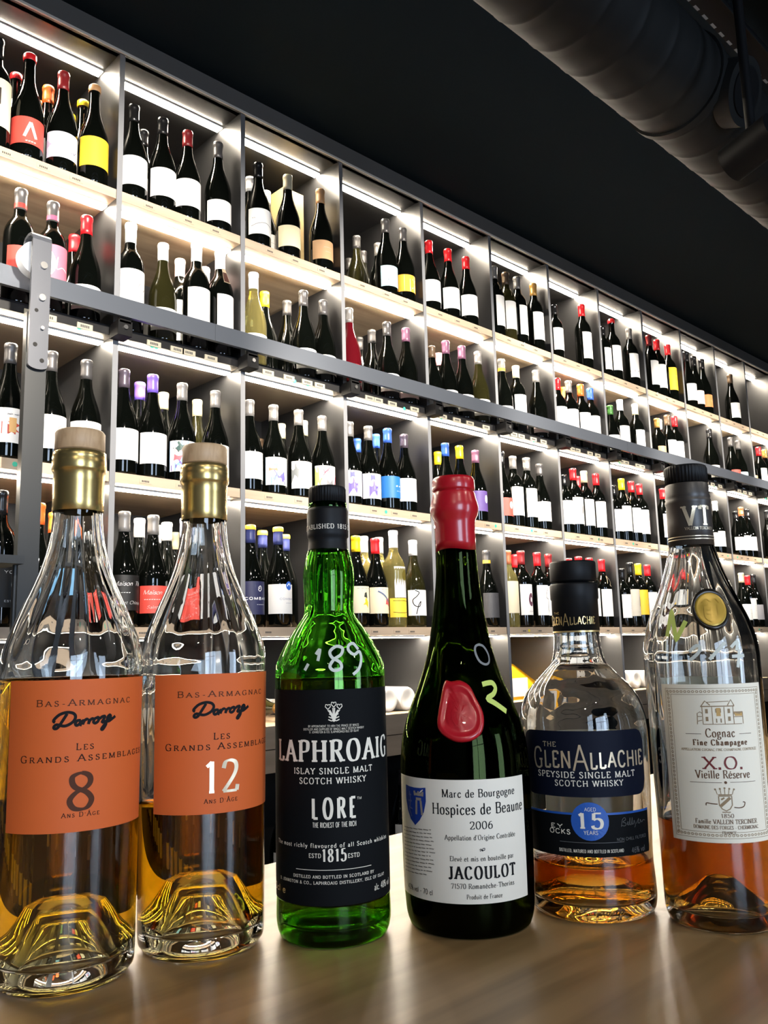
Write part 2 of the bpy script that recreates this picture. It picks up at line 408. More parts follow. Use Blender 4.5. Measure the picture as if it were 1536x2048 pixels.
def fan(mb, pts, warp, m):
    """filled outline (star-shaped) laid on the surface"""
    cx = sum(p_[0] for p_ in pts)/len(pts); cy = sum(p_[1] for p_ in pts)/len(pts); n = len(pts); vs = [warp(cx, cy)]
    for k in (.5, 1.0): vs += [warp(cx+(x-cx)*k, cy+(y-cy)*k) for x, y in pts]
    fs = [(0, 1+i, 1+(i+1) % n) for i in range(n)] + [(1+i, 1+n+i, 1+n+(i+1) % n, 1+(i+1) % n) for i in range(n)]
    mb.add(vs, fs, m)
def disc(cx, cz, rx, rz=None, n=28, rot=0.0):
    rz = rz or rx; return [(cx+rx*cos(2*pi*i/n)*cos(rot)-rz*sin(2*pi*i/n)*sin(rot), cz+rx*cos(2*pi*i/n)*sin(rot)+rz*sin(2*pi*i/n)*cos(rot)) for i in range(n)]
# ================================================================== the room
Z = lambda z: EYE + z      # heights measured from the camera
CEIL = Z(1.753)
structure('floor', MB().box(-3.2, 9.2, -3.7, 2.75, -.1, 0, floor_m))
structure('ceiling', MB().box(-3.2, 9.2, -3.7, 2.75, CEIL, CEIL+.1, ceil_m))
structure('wall_back', MB().box(-3.2, 9.2, 2.56, 2.75, 0, CEIL, wall_m))
structure('wall_left', MB().box(-3.2, -3.0, -3.7, 2.56, 0, CEIL, wall_m))
structure('wall_right', MB().box(9.0, 9.2, -3.7, 2.56, 0, CEIL, wall_m))
fr = MB()
for x0, x1, z0, z1 in ((-3.0, -1.98, 0, CEIL), (-.42, 1.42, 0, CEIL), (2.38, 9.0, 0, CEIL), (-1.98, -.42, 0, .57), (-1.98, -.42, 2.63, CEIL), (1.42, 2.38, 2.42, CEIL)):
    fr.box(x0, x1, -3.7, -3.5, z0, z1, wall_m)
structure('wall_front', fr)
wf = MB()
for x in (-1.98, -1.24, -.47): wf.box(x, x+.05, -3.5, -3.44, .57, 2.63, black_m)
for z in (.57, 1.95, 2.58): wf.box(-1.98, -.42, -3.5, -3.44, z, z+.05, black_m)
structure('window_1', wf)
df = MB()
for x in (1.42, 2.33): df.box(x, x+.05, -3.5, -3.44, 0, 2.42, black_m)
df.box(1.42, 2.38, -3.5, -3.44, 2.37, 2.42, black_m).box(1.42, 2.38, -3.5, -3.44, .0, .2, black_m)
structure('door_1', df)
# ================================================================== wine shelving
PITCH = .407; X0 = 1.015            # right face of the divider that starts bay 1
K0, K1 = -3, 13
BACK = WALL + .46
ROW = {1: 1.271, 2: .876, 3: .480, 4: .078}
BT = .027                           # board thickness
shelving = thing('wine_shelving', 'tall anthracite wall shelving with lit bays full of wine bottles', 'shelving', (0, WALL, 0))
def sh(mb, name, label=None, parent=None):
    o = mb.build(name, parent or shelving, (0, -WALL, 0) if parent is None else (0, 0, 0)); return tag(o, label)
XL_, XR_ = X0+PITCH*K0-.016, X0+PITCH*K1
NICHE = -.207
sh(MB().box(XL_, XR_, BACK, BACK+.02, 0, Z(1.753), lam_m), 'back_panel')
sh(MB().box(XL_, XR_, WALL-.004, WALL+.02, Z(1.684), Z(1.752), fascia_m), 'fascia', 'grey fascia board above the top bays')
sh(MB().box(XL_, XR_, WALL-.009, WALL-.004, Z(1.683), Z(1.690), trim_m), 'fascia_trim', 'thin bright line along the fascia')
for k in range(K0, K1+1):
    x = X0+PITCH*k
    sh(MB().box(x-.016, x, WALL, BACK, Z(NICHE-.13), Z(1.684), lam_m, {'-y': edge_m}), 'divider')
for k in range(K0, K1):
    a, b = X0+PITCH*k, X0+PITCH*(k+1)-.016
    sh(MB().box(a, b, WALL+.004, BACK, Z(1.684), Z(1.704), lam_m), 'top_board')
    for r, z in ROW.items():
        bd = sh(MB().box(a, b, WALL+.003, BACK, Z(z-BT), Z(z), taupe_m if r == 2 else board_m, {'-y': darkboard_m if r == 2 else boardedge_m, '+z': darkboard_m if r == 2 else board_m}), 'shelf_board',
                'dark edged board behind the ladder rail' if r == 2 else None)
        # price tickets and stickers on the front edge
        if 0 <= k+1 <= 11:
            rnd = random.Random(k*10+r); n = 4 if r == 2 else 3; t = MB(); nt = 0
            for i in range(n):
                xx = a+.05+(b-a-.1)*(i+.5)/n+rnd.uniform(-.02, .02)
                y = WALL+.003
                if r == 2:
                    t.box(xx-.021, xx+.021, y-.004, y-.0005, Z(z-.030), Z(z-.014), tag_m)
                    for j in range(5): t.box(xx-.012+j*.005, xx-.0085+j*.005, y-.0045, y-.004, Z(z-.0255), Z(z-.0185), tagink_m)
                else:
                    t.box(xx-.018, xx+.018, y-.0012, y-.0003, Z(z-.021), Z(z-.009), boardedge_m)
                    for j in range(5): t.box(xx-.011+j*.0045, xx-.008+j*.0045, y-.0017, y-.0012, Z(z-.0175), Z(z-.0125), tagink_m)
                o = t.build('price_tag', bd); t = MB()
            if r != 1 and rnd.random() < .85:
                for i in range(rnd.choice((1, 2))):
                    xx = a+.03+rnd.random()*(b-a-.06)
                    s = MB().tube((xx, WALL+.003-.0008, Z(z-.0135-(.014 if r == 2 else 0))), (xx, WALL+.0035, Z(z-.0135-(.014 if r == 2 else 0))), .0062, yellowdot_m if (r == 4 and k in (3, 4)) else teal_m, 14)
                    s.build('sticker', bd)
    # light strips under every ceiling
    for r, z in list(ROW.items())+[(0, 1.684+BT)]:
        zc = z-BT; y = WALL+.062 if r else WALL+.112
        st = MB().box(a+.004, b-.004, y-.015, y+.015, Z(zc-.005), Z(zc), profile_m).box(a+.005, b-.005, y-.014, y+.014, Z(zc-.0075), Z(zc-.005), strip_m)  # emitting face drawn wider to stand in for the bloom around the strip
        sh(st, 'light_strip', 'glowing warm white light strip')
    sh(MB().box(a, b, WALL+.004, BACK, Z(NICHE-.02), Z(NICHE), board_m), 'niche_board')
    sh(MB().box(a-.016, b, WALL-.006, WALL+.012, Z(NICHE-.062), Z(NICHE+.002), plank_m), 'niche_plank')
    sh(MB().box(a-.016, b, WALL-.005, WALL+.012, Z(NICHE-.128), Z(NICHE-.065), plank_m), 'niche_plank')
LOW = -.70
sh(MB().box(XL_, XR_, WALL, BACK, 0, Z(LOW), lam_m), 'base_cabinet')
for k in range(K0, K1+1, 2):
    x = X0+PITCH*k; sh(MB().box(x-.016, x, WALL+.01, BACK, Z(LOW), Z(NICHE-.13), lam_m), 'base_divider')
# ================================================================== ladder rail and ladder
rail = thing('ladder_rail', 'long grey steel ladder rail running across the shelving', 'rail', (0, 1.99, Z(.91)))
RX0, RX1 = XL_+.02, XR_
cuts = [RX0, X0+PITCH*1-.147, X0+PITCH*6+.05, RX1]
for a, b in zip(cuts, cuts[1:]):
    MB().box(a, b-.0012, -.006, .006, -.028, .022, rail_m).build('bar', rail)
for k in range(K0+1, K1):
    x = X0+PITCH*k-.008
    br = MB().box(x-.02, x+.02, .007, .0565, -.074, -.034, black_m).box(x-.016, x+.016, .007, .02, -.04, .012, black_m)
    o = br.build('bracket', rail); MB().tube((x+.0, .0062, -.052), (x+.0, .002, -.052), .006, bolt_m, 12).build('bolt', o)
ladder = thing('library_ladder', 'dark steel library ladder hooked over the rail by a white roller', 'ladder', (.745, 1.90, 0))
LX = 0.0
MB().box(LX-.024, LX+.024, .012, .034, .02, Z(.70), stile_m).build('stile', ladder)
MB().box(LX-.024, LX+.024, .016, .034, Z(.70), Z(.80), stile_m).build('stile_head', ladder)
# strap: front plate with a rounded foot and a hook over the top
s = MB(); pr = []
for i in range(13):
    t = pi+pi*i/12; pr.append((LX+.0225*cos(t), Z(.672)+.010*sin(t)))
pr += [(LX+.0225, Z(.978)), (LX-.0225, Z(.978))]
n = len(pr); y0, y1 = .002, .010
s.add([(x, y0, z) for x, z in pr]+[(x, y1, z) for x, z in pr], [tuple(range(n)), tuple(range(2*n-1, n-1, -1))]+[(i, n+i, n+(i+1) % n, (i+1) % n) for i in range(n)], strap_m)
hk = [(.002, .978), (.006, .990), (.016, .998), (.034, 1.0), (.052, .996), (.060, .986), (.062, .962)]
for a, b in zip(hk, hk[1:]):
    s.add([(LX+sx, y, Z(z)-dz) for dz in (0, .007) for (y, z) in (a, b) for sx in (-.0225, .0225)], [(0, 1, 3, 2), (4, 6, 7, 5), (0, 2, 6, 4), (1, 5, 7, 3)], strap_m)
strap = s.build('strap', ladder, (0, 0, 0))
for dx, z, r, m in ((0.004, .916, .0085, bolt_m), (.003, .836, .008, bolt_m), (-.008, .803, .0045, black_m), (.006, .762, .0045, bolt_m), (-.008, .720, .0052, black_m), (.009, .684, .0052, black_m)):
    MB().tube((LX+dx, .003, Z(z)), (LX+dx, -.004 if m is bolt_m else .0012, Z(z)), r, m, 16).build('bolt', strap)
MB().tube((LX+.002, .020, Z(.920)), (LX+.002, .048, Z(.920)), .043, roller_m, 40).build('roller', ladder, (0, .008, .022))
for z in (-.03, .225, .49):
    if z > .3: continue
    MB().box(-.52, LX-.026, -.035, .075, Z(z-.018), Z(z), stile_m).build('tread', ladder)
MB().tube((LX-.032, .0, Z(-.6)), (LX-.032, .0, Z(.225)), .006, stile_m, 12).build('tread_rod', ladder)
MB().box(-.57, -.522, .012, .034, .02, Z(.79), stile_m).build('stile', ladder)
# ================================================================== duct, track and spotlights under the ceiling
DY, DZ, DR = .894, Z(1.42), .1287
duct = thing('ventilation_duct', 'big black round ventilation duct under the ceiling', 'duct', (0, DY, DZ))
p_ = MB(); NS = 36
xs = [i*.125-2.9 for i in range(95)]
vs = []; fs = []
for i, x in enumerate(xs):
    for dx, dr in ((-.03, 0), (-.004, 0), (0, .0015), (.004, 0), (.03, 0)):
        for j in range(NS):
            t = 2*pi*j/NS; vs.append((x+dx, (DR+dr)*cos(t), (DR+dr)*sin(t)))
for i in range(len(xs)*5-1):
    for j in range(NS): fs.append((i*NS+j, (i+1)*NS+j, (i+1)*NS+(j+1) % NS, i*NS+(j+1) % NS))
p_.add(vs, fs, duct_m, True); p_.build('pipe', duct)
for x in (1.95, 5.0):
    r_ = MB(); r_.tube((x-.012, 0, 0), (x+.012, 0, 0), DR+.007, duct_m, 40); r_.build('joint_ring', duct)
c = Vector((0, -.9285, -.3714)).normalized(); a = Vector((2.03, 0, 0))+c*DR*.86
cm = MB().tube(a, a+c*.045, .082, duct_m, 40); col_ = cm.build('outlet_collar', duct)
b_ = a+c*.0452
cv = MB().tube(b_, b_+c*.004, .060, black_m, 40); cv.build('outlet_cover', col_)
for x in (.4, 3.4, 6.2):
    MB().box(x-.015, x+.015, -.006, .006, DR-.01, CEIL-DZ-.001, duct_m).build('hanger', duct)
TY, TZ = .68, Z(1.70)
track = thing('lighting_track', 'black lighting track on the ceiling above the counter', 'lighting track', (0, TY, TZ))
MB().box(-2.6, 8.4, -.018, .018, -.01, CEIL-TZ-.001, black_m).build('track_bar', track)
dm = mat('tray_slot', (.42, .43, .43), .4, .5)
tray = thing('cable_tray', 'black cable tray with a dashed row of slots on the ceiling past the duct', 'cable tray', (0, .84, TZ))
MB().box(-2.6, 8.4, -.036, .030, -.012, .0, black_m).box(-2.6, 8.4, -.036, -.033, -.02, -.012, duct_m).build('tray', tray)
for x in (-1.5, .5, 2.5, 4.5, 6.5): MB().box(x-.01, x+.01, -.02, .02, 0.0005, CEIL-TZ-.001, black_m).build('hanger', tray)
t = MB()
for i in range(90): t.box(1.0+i*.05, 1.0+i*.05+.024, .0302, .0312, -.010, -.004, dm).box(1.0+i*.05, 1.0+i*.05+.024, .022, .029, -.0128, -.0121, dm)
tag(t.build('slot_row', tray), 'dashed row of bright slots')
def spot(x, y, z, tx, ty, tz, power, label, group, size=70, head=.043):
    o = thing('track_spotlight', label, 'spotlight', (x, y, z), 0, group)
    d = (Vector((tx, ty, tz))-Vector((x, y, z))).normalized()
    MB().tube((0, 0, .02), (0, 0, TZ-.0105-z), .011, black_m, 12).build('stem', o)
    hd = MB().tube(-d*.06, d*.06, head, black_m, 28).build('head', o)
    MB().tube(d*.0605, d*.0625, head*.72, spotface_m, 28).build('lens', hd)
    l = bpy.data.lights.new('spot_beam', 'SPOT'); l.energy = power; l.spot_size = radians(size); l.spot_blend = .6; l.shadow_soft_size = .03; l.color = (1, .90, .76)
    q = bpy.data.objects.new('spot_beam', l); COL.objects.link(q); q.parent = o; q.location = d*.075
    q.rotation_mode = 'QUATERNION'; q.rotation_quaternion = d.to_track_quat('-Z', 'Y')
    return o
for i, x in enumerate((-1.4, -.4, .65, 1.85, 2.95, 4.1, 5.3)):
    spot(x, TY, Z(1.10), x+.3, WALL, Z(.85), SPOT_POWER, 'black cylinder spotlight on a long stem in front of the duct' if x == 1.85 else 'black cylinder spotlight on the ceiling track', 'spotlights on the ceiling track')
track2 = thing('lighting_track', 'second black lighting track behind the counter customers', 'lighting track', (0, -1.3, TZ))
MB().box(-2.6, 6.4, -.018, .018, -.01, CEIL-TZ-.001, black_m).build('track_bar', track2)
for x in (-1.3, -.2, 1.2, 2.6):
    spot(x, -1.3, Z(1.52), x*.55+.25, .5, Z(-.05), COUNTER_POWER, 'black cylinder spotlight aimed at the bottles on the counter', 'spotlights aimed at the counter', 60)
# ================================================================== counter
counter = thing('bar_counter', 'wide walnut bar counter carrying the six spirit bottles', 'counter', (1.0, .1, 0))
MB().box(-2.2, 3.2, -.34, .5525, TOP-.04, TOP, counter_m).build('countertop', counter)
MB().box(-2.1, 3.1, -.22, .45, 0, TOP-.04, lam_m).build('counter_body', counter)
# ================================================================== wine bottles on the shelves
CAPC = {'black': ((.010, .010, .011), .25, 'black'), 'red': (srgb(200, 28, 36), .32, 'red'), 'dred': (srgb(120, 30, 34), .35, 'maroon'), 'orange': (srgb(225, 100, 40), .35, 'orange'),
        'yellow': (srgb(240, 200, 30), .35, 'yellow'), 'cream': (srgb(188, 178, 150), .4, 'cream'), 'white': (srgb(225, 225, 225), .4, 'white'), 'silver': (srgb(136, 133, 131), .3, 'silver'),
        'grey': (srgb(84, 82, 83), .35, 'grey'), 'purple': (srgb(110, 85, 190), .35, 'purple'), 'mauve': (srgb(112, 74, 98), .35, 'mauve'), 'mauveg': (srgb(92, 82, 94), .3, 'mauve-grey'),
        'blue': (srgb(55, 95, 190), .35, 'blue'), 'navy': (srgb(45, 52, 100), .35, 'navy'), 'gold': (srgb(170, 130, 70), .3, 'gold'), 'tan': (srgb(165, 125, 85), .5, 'tan'),
        'copper': (srgb(190, 115, 80), .3, 'copper'), 'pink': (srgb(225, 150, 160), .4, 'pink'), 'pinkw': (srgb(235, 205, 205), .4, 'pale pink'), 'brown': (srgb(90, 72, 55), .35, 'brown'),
        'lilac': (srgb(190, 195, 225), .35, 'pale lilac'), 'green': (srgb(60, 110, 50), .4, 'green')}
GLC = {'k': ((.0014, .0018, .0014), 'dark'), 'w': ((.72, .71, .68), 'paper-wrapped'), 'o': ((.014, .013, .004), 'olive'), 'y': ((.62, .52, .16), 'pale yellow'), 'r': ((.07, .003, .006), 'ruby red')}
def glassmat(c):
    if c == 'y':
        return mat('glass_pale_wine', (.86, .74, .26), .02, **{'Transmission Weight': .9, 'IOR': 1.25, 'Coat Weight': .6, 'Coat Roughness': .02})
    if c == 'o': return mat('glass_olive', GLC['o'][0], .05, **{'IOR': 1.5, 'Coat Weight': .4, 'Coat Roughness': .02})
    if c == 'w': return mat('white_tissue_wrap', GLC['w'][0], .7)
    return mat('glass_'+c, GLC[c][0], .045, **{'IOR': 1.5})
W_ = srgb(232, 230, 228)
# label code: (base colour, words, bottom fraction, top fraction, half angle, decoration)
LAB = {'w': (W_, 'a white label', .13, .42), 'wlow': (W_, 'a low white label', .10, .32), 'cream': (srgb(222, 210, 182), 'a cream label', .15, .45), 'creamlow': (srgb(228, 215, 180), 'a cream label', .12, .36),
       'kraft': (srgb(176, 140, 104), 'a kraft paper label', .12, .34), 'yellow': (srgb(236, 190, 50), 'a yellow label', .16, .44), 'red': (srgb(205, 70, 60), 'a red label', .12, .36), 'tall': (W_, 'a tall white label', .14, .56),
       'pinkw': (srgb(222, 196, 190), 'a pale pink label', .12, .36), 'pinkwlow': (srgb(216, 190, 190), 'a low pale pink label', .08, .26), 'pink': (srgb(205, 110, 130), 'a pink label', .14, .44), 'lilac': (srgb(205, 204, 222), 'a lilac label', .12, .36),
       'lblue': (srgb(170, 205, 215), 'a light blue label', .10, .36), 'blue2': (srgb(110, 165, 210), 'a sky blue label', .12, .42), 'amber': (srgb(225, 160, 50), 'an amber label', .12, .34), 'orange': (srgb(205, 120, 70), 'a small orange label', .12, .34),
       'blue': (srgb(35, 110, 190), 'a blue label', .14, .40), 'purple': (srgb(95, 72, 140), 'a purple label', .14, .42), 'navy': (srgb(38, 40, 78), 'a navy label', .12, .44), 'dgrey': (srgb(66, 66, 70), 'a dark grey label', .12, .44),
       'greyl': (srgb(170, 168, 172), 'a grey label', .14, .42), 'greyw': (srgb(190, 184, 172), 'a grey-white label', .14, .44), 'black': (srgb(16, 15, 15), 'a black label', .14, .44), 'silver': (srgb(190, 190, 196), 'a silver label', .30, .62),
       'art': (W_, 'a picture label', .10, .40), 'redw': (srgb(215, 60, 60), 'a red label', .10, .30), 'none': None}
DEC = {'dot': 'with a dot', 'A': 'with a white chevron', 'A2': '', 'mount': 'with mountains', 'glow': '', 'hills': 'with a grey hill line', 'band': 'with a grey band', 'white': '', 'gold': 'with gold writing', 'goldline': 'with a gold line',
       'stripe': 'with a black stripe', 'dia': '', 'line': 'with a white scrawl', 'marks': 'with faint marks', 'tag': 'and a neck tag', 'castle': 'with a red print', 'violet': 'in violet and blue', 'teal': 'in teal and violet',
       'wing': 'with grey and blue shapes', 'prism': 'with green and red shapes', 'iris': 'with a violet shape', 'txt': 'with white letters', 'len': 'with a black scrawl', 'grape': 'with a grey print', 'blue': 'with a blue pattern',
       'redp': 'with a red print', 'yo': 'with white letters', 'script': 'with white script', 'comb': 'with a blue roundel', 'bird': 'with a yellow bird', 'feather': 'with a red feather', 'hole': 'with a round hole', 'curl': 'with a black curl',
       'burst': 'with a purple disc', 'loop': 'with a black loop', 'mark': 'with a dark print', 'shield': 'with a shield', 'tick': 'with a black tick'}
def bprof(sh, R):
    """outside of a 300 mm bottle: (r, z) in mm"""
    if sh == 'b': return [(0, 6), (R*.55, 3), (R*.86, 0), (R*.96, 2), (R, 8), (R, 120), (R*.99, 135), (R*.93, 152), (R*.80, 172), (R*.62, 194), (R*.48, 212), (R*.40, 228), (R*.365, 245), (14.2, 268), (14.2, 288), (15.2, 289), (15.2, 296), (13.5, 300), (0, 300)]
    return [(0, 6), (R*.55, 3), (R*.86, 0), (R*.97, 2), (R, 8), (R, 172), (R*.985, 184), (R*.92, 197), (R*.78, 210), (R*.58, 221), (R*.44, 231), (14.6, 244), (14.0, 256), (14.0, 287), (15.2, 288), (15.2, 296), (13.5, 300), (0, 300)]
RR = {'b': 40.5, 'x': 37.5}
MC = {}
def cached(key, fn, name):
    if key not in MC: MC[key] = fn().mesh(name)
    return MC[key]
def body_mesh(sh, gl): return cached(('b', sh, gl), lambda: MB().lathe([(r/1000, z/1000) for r, z in bprof(sh, RR[sh])], glassmat(gl), 28), 'bottle_glass')
def cap_mesh(sh, code):
    def fn():
        base = code.rstrip('!').split('.')[0]; c = CAPC[base]; m = mat('capsule_'+base, c[0], c[1], .35 if base in ('silver', 'grey', 'gold', 'copper', 'mauveg') else 0)
        p = interp(bprof(sh, RR[sh])); mb = MB()
        if '!' in code:      # dipped wax top only
            pr = [(15.2, 283), (16.6, 285), (17.0, 293), (16.4, 300), (13, 303.5), (0, 304.2)]
            return mb.lathe([(r/1000, z/1000) for r, z in pr], m, 24)
        z0 = 247 if sh == 'b' else 246
        pr = [(p(z0)+.2, z0), (p(z0)+.8, z0), (p(260)+.8, 260), (p(275)+.8, 275), (15.0, 287.5), (16.1, 289), (16.1, 296.5), (14.6, 300.5), (12, 301.2), (0, 301.2)]
        mb.lathe([(r/1000, z/1000) for r, z in pr], m, 24)
        if '.' in code:
            t = code.split('.')[1]; cm = mat('capsule_band_'+t, {'y': srgb(235, 185, 60), 'r': srgb(190, 50, 45), 'p': srgb(190, 80, 110)}[t], .4)
            za, zb = (287.5, 301.4) if (t == 'y' and base == 'navy') else (250, 262)
            if za > 280: mb.lathe([(r/1000, z/1000) for r, z in [(15.6, 287), (16.6, 288.6), (16.6, 296.5), (15.0, 301), (12, 301.8), (0, 301.8)]], cm, 24)
            else: mb.lathe([((p(z)+1.0)/1000, z/1000) for z in (za, (za+zb)/2, zb)], cm, 24)
        return mb
    return cached(('c', sh, code), fn, 'capsule')
def label_mesh(sh, code):
    def fn():
        a, _, d = code.partition('.'); base, words, f0, f1 = LAB[a]
        R = RR[sh]; rad = interp(bprof(sh, R)); z0, z1 = f0*300, f1*300
        if sh == 'b': z1 = min(z1, 132)
        elif a not in ('tall', 'silver', 'black'): z0 *= 1.2; z1 *= 1.32
        H = R*(1.42 if sh == 'b' else 1.18)
        if a == 'tall' or d == 'hole': H = R*.85
        mb = MB(); m = mat('label_'+a, base, .55); patch(mb, rad, -H, H, z0, z1, m, .35, .3, 20, 1)
        wp = cyl_warp(rad, .55); wq = cyl_warp(rad, .7)
        C = lambda n, r, g, b: mat('print_'+n, srgb(r, g, b), .55)
        poly = lambda pts, m_, w_=wp: fan(mb, [(u*H, z0+(z1-z0)*v) for u, v in pts], w_, m_)
        rect = lambda u0, u1, v0, v1, m_, w_=wp: poly([(u0+(u1-u0)*t, v0) for t in (0, .25, .5, .75, 1)]+[(u1+(u0-u1)*t, v1) for t in (0, .25, .5, .75, 1)], m_, w_)
        lines = lambda paths, m_, hw=.8: [ribbon(mb, [(u*H, z0+(z1-z0)*v) for u, v in crom(P(q))], [hw]*len(crom(P(q))), wq, m_) for q in paths]
        txt = lambda t, u0, u1, v, h, m_, f='sans': write(mb, t, f, u0*H, u1*H, z0+(z1-z0)*v, h, wq, m_, 1.2)
        bk, wh, gd = INK['black_ink'], INK['white_ink'], INK['pale_gold']
        if d == 'dot': rect(-.22, .12, .45, .8, C('dark', 50, 40, 38)) if a == 'cream' else poly([(.1+.16*cos(t*pi/8), .6+.2*sin(t*pi/8)) for t in range(16)], wh)
        elif d == 'A': lines(['-0.3,.25 -.05,.8', '-0.05,.8 .2,.25'], wh, 3.6); txt('~~~~', -.25, .2, .1, 4, wh)
        elif d == 'A2': poly([(-.2, .2), (.0, .7), (.2, .2)], C('dkred', 90, 20, 20))
        elif d == 'mount': poly([(-1, .02), (1, .02), (1, .34), (.7, .26), (.5, .4), (.2, .24), (-.2, .3), (-.6, .18), (-1, .26)], C('slate', 112, 116, 140)); poly([(-1, .35), (-.5, .42), (-.4, .55), (-1, .7)], C('mauvecloud', 180, 170, 200))
        elif d == 'glow': pass
        elif d == 'hills': lines(['-.8,.3 -.3,.42 .1,.44 .5,.34 .9,.3', '.3,.4 .6,.3 .95,.12'], C('hillgrey', 120, 120, 120), .9); txt('~~', -.75, -.55, .62, 5, C('hillgrey', 120, 120, 120))
        elif d == 'band': rect(-1, 1, 0, .3, C('bandgrey', 128, 124, 134)); rect(-1, 1, .3, .34, C('banddark', 40, 44, 60)); txt('~~~~', .0, .8, .15, 4, wh)
        elif d == 'white': rect(-.6, 1, .0, 1, C('softwhite', 236, 226, 200))
        elif d == 'goldline': rect(-1, 1, .02, .07, gd)
        elif d == 'gold': lines(['-.3,1.2 .0,1.5 .2,1.25 .0,1.15 .3,1.1'], gd, 1.2)
        elif d == 'stripe': rect(-1, 1, .22, .29, C('stripeblack', 25, 25, 28))
        elif d == 'dia': poly([(0, .0), (.3, .5), (0, 1), (-.3, .5)], C('peach', 230, 150, 100))
        elif d == 'line': lines(['-.3,.55 -.1,.5 .1,.75 .05,.5 .4,.55 .8,.5'], wh, 1.0)
        elif d in ('marks', 'tick'): lines(['.1,.6 .25,.7 .35,.55', '.5,.55 .7,.62', '.2,.4 .3,.45'] if d == 'marks' else ['.62,.75 .64,.9'], C('markgrey', 90, 90, 92), .7)
        elif d == 'tag':
            pr = [(-9, 205), (9, 205), (5, 245), (-5, 245)]; mb.add([cyl_warp(rad, 2.2)(s, z) for s, z in pr], [(0, 1, 2, 3)], C('tagbrown', 60, 32, 26)); mb.add([cyl_warp(rad, 2.0)(s*1.15, z+(-2 if z < 220 else 2)) for s, z in pr], [(0, 1, 2, 3)], gd)
            write(mb, 'CL', 'bold', -4, 4, 226, 7, cyl_warp(rad, 2.6), wh)
        elif d == 'castle': rect(-.5, .6, .25, .6, C('castlered', 190, 70, 55)); rect(-.2, .1, .3, .72, C('castlecream', 215, 170, 110), wq); txt('~~~', -.3, .5, .82, 4, C('markgrey', 90, 90, 92))
        elif d == 'violet':
            rect(-1, .3, 0, 1, C('skyart', 120, 165, 215)); poly([(-.9, .0), (.2, .0), (.15, .25), (-.1, .5), (-.5, .38), (-.9, .2)], C('violetart', 96, 74, 150), wq); poly([(-.75, .5), (-.35, .5), (-.35, .8), (-.75, .8)], C('blushart', 220, 170, 175), wq); poly([(-.8, .75), (-.5, .62), (-.1, .5), (-.15, .85), (-.5, .98)], C('greenart', 50, 80, 76), cyl_warp(rad, .9)); poly([(-.75, .35), (-.4, .35), (-.3, .52), (-.7, .55)], C('coralart', 225, 95, 105), cyl_warp(rad, .9))
        elif d == 'teal': rect(-1, .3, 0, 1, C('tealart', 110, 150, 170)); poly([(-.8, .0), (.2, .0), (.1, .5), (-.5, .55)], C('duskart', 92, 84, 150), wq); poly([(-.8, .6), (.1, .62), (.0, .92), (-.6, .95)], C('mistart', 215, 220, 232), wq); poly([(-.8, .5), (-.3, .5), (-.35, .6), (-.8, .62)], C('emberart', 215, 120, 90), cyl_warp(rad, .9))
        elif d == 'wing': poly([(-1, .2), (-.6, .35), (-.55, .7), (-.75, .92), (-1, .7)], C('stoneart', 112, 116, 118)); poly([(-.95, .0), (-.4, .0), (-.2, .4), (-.35, .55), (-.6, .4)], C('aquaart', 155, 205, 225), wq); lines(['-.2,.95 .0,.8 -.1,.6 .0,.5'], C('lavart', 185, 190, 225), 3)
        elif d == 'prism': poly([(-1, .0), (-.6, .1), (-.4, .5), (-.8, .95), (-1, .9)], C('limeart', 165, 185, 105)); poly([(-.7, .95), (-.1, .95), (.1, .65), (-.5, .6)], C('garnetart', 175, 60, 80)); poly([(-.3, .1), (.2, .1), (.1, .5), (-.3, .5)], C('greyart', 105, 105, 110)); poly([(.2, .0), (.4, .1), (.6, .7), (.4, .6)], C('garnetart', 175, 60, 80), wq)
        elif d == 'iris': rect(-1, .5, 0, 1, C('palelav', 205, 205, 235)); poly([(-.6, .05), (-.1, .1), (.0, .5), (-.3, .7), (-.6, .5)], C('irisart', 96, 80, 175), wq); poly([(-.5, .7), (-.2, .72), (-.25, .95), (-.5, .95)], C('irisdark', 90, 90, 140), wq)
        elif d == 'txt':
            if a == 'blue': txt('~~~~', -.05, .85, .55, 6, wh, 'heavy'); txt('~~~~~~', .0, .8, .32, 2.4, wh)
            else: txt('COMBARIL', -.7, .9, .48, 7, wh, 'sansb'); txt('~~~~', -.1, .4, .3, 2.5, wh); lines(['.0,.8 .12,.86 .2,.78 .1,.7 .0,.76 .12,.8'], wh, .8)
        elif d == 'len': write(mb, "L'en", 'serif', -.25*H, .6*H, z0+(z1-z0)*.55, 13, wq, bk)
        elif d in ('grape', 'mark'): poly([(.0, .35), (.3, .3), (.35, .7), (.1, .75)], C('inkgrey', 130, 128, 130)); txt('~~~~', -.3, .4, .15, 3, C('inkgrey', 130, 128, 130))
        elif d == 'blue': lines(['-.8,.8 -.5,.6 -.7,.3 -.4,.15', '-.2,.9 .1,.6 -.1,.4 .2,.2', '.5,.85 .8,.6 .6,.3 .9,.1'], C('denim', 130, 150, 190), 2.2)
        elif d == 'redp': lines(['-.2,.7 .0,.75 .1,.4 .0,.25', '.1,.6 .4,.6', '.3,.7 .35,.3'], C('brick', 190, 90, 80), 1.0); rect(.4, .7, .78, .88, C('brick', 190, 90, 80))
        elif d == 'yo': write(mb, 'YO', 'sans', -.05*H, .5*H, z0+(z1-z0)*.85, 6, wq, wh); write(mb, 'ESTEL', 'sans', .0*H, .75*H, z0+(z1-z0)*.15, 4, wq, wh); poly([(.5+.12*cos(t*pi/8), .55+.12*sin(t*pi/8)) for t in range(16)], wh)
        elif d == 'script':
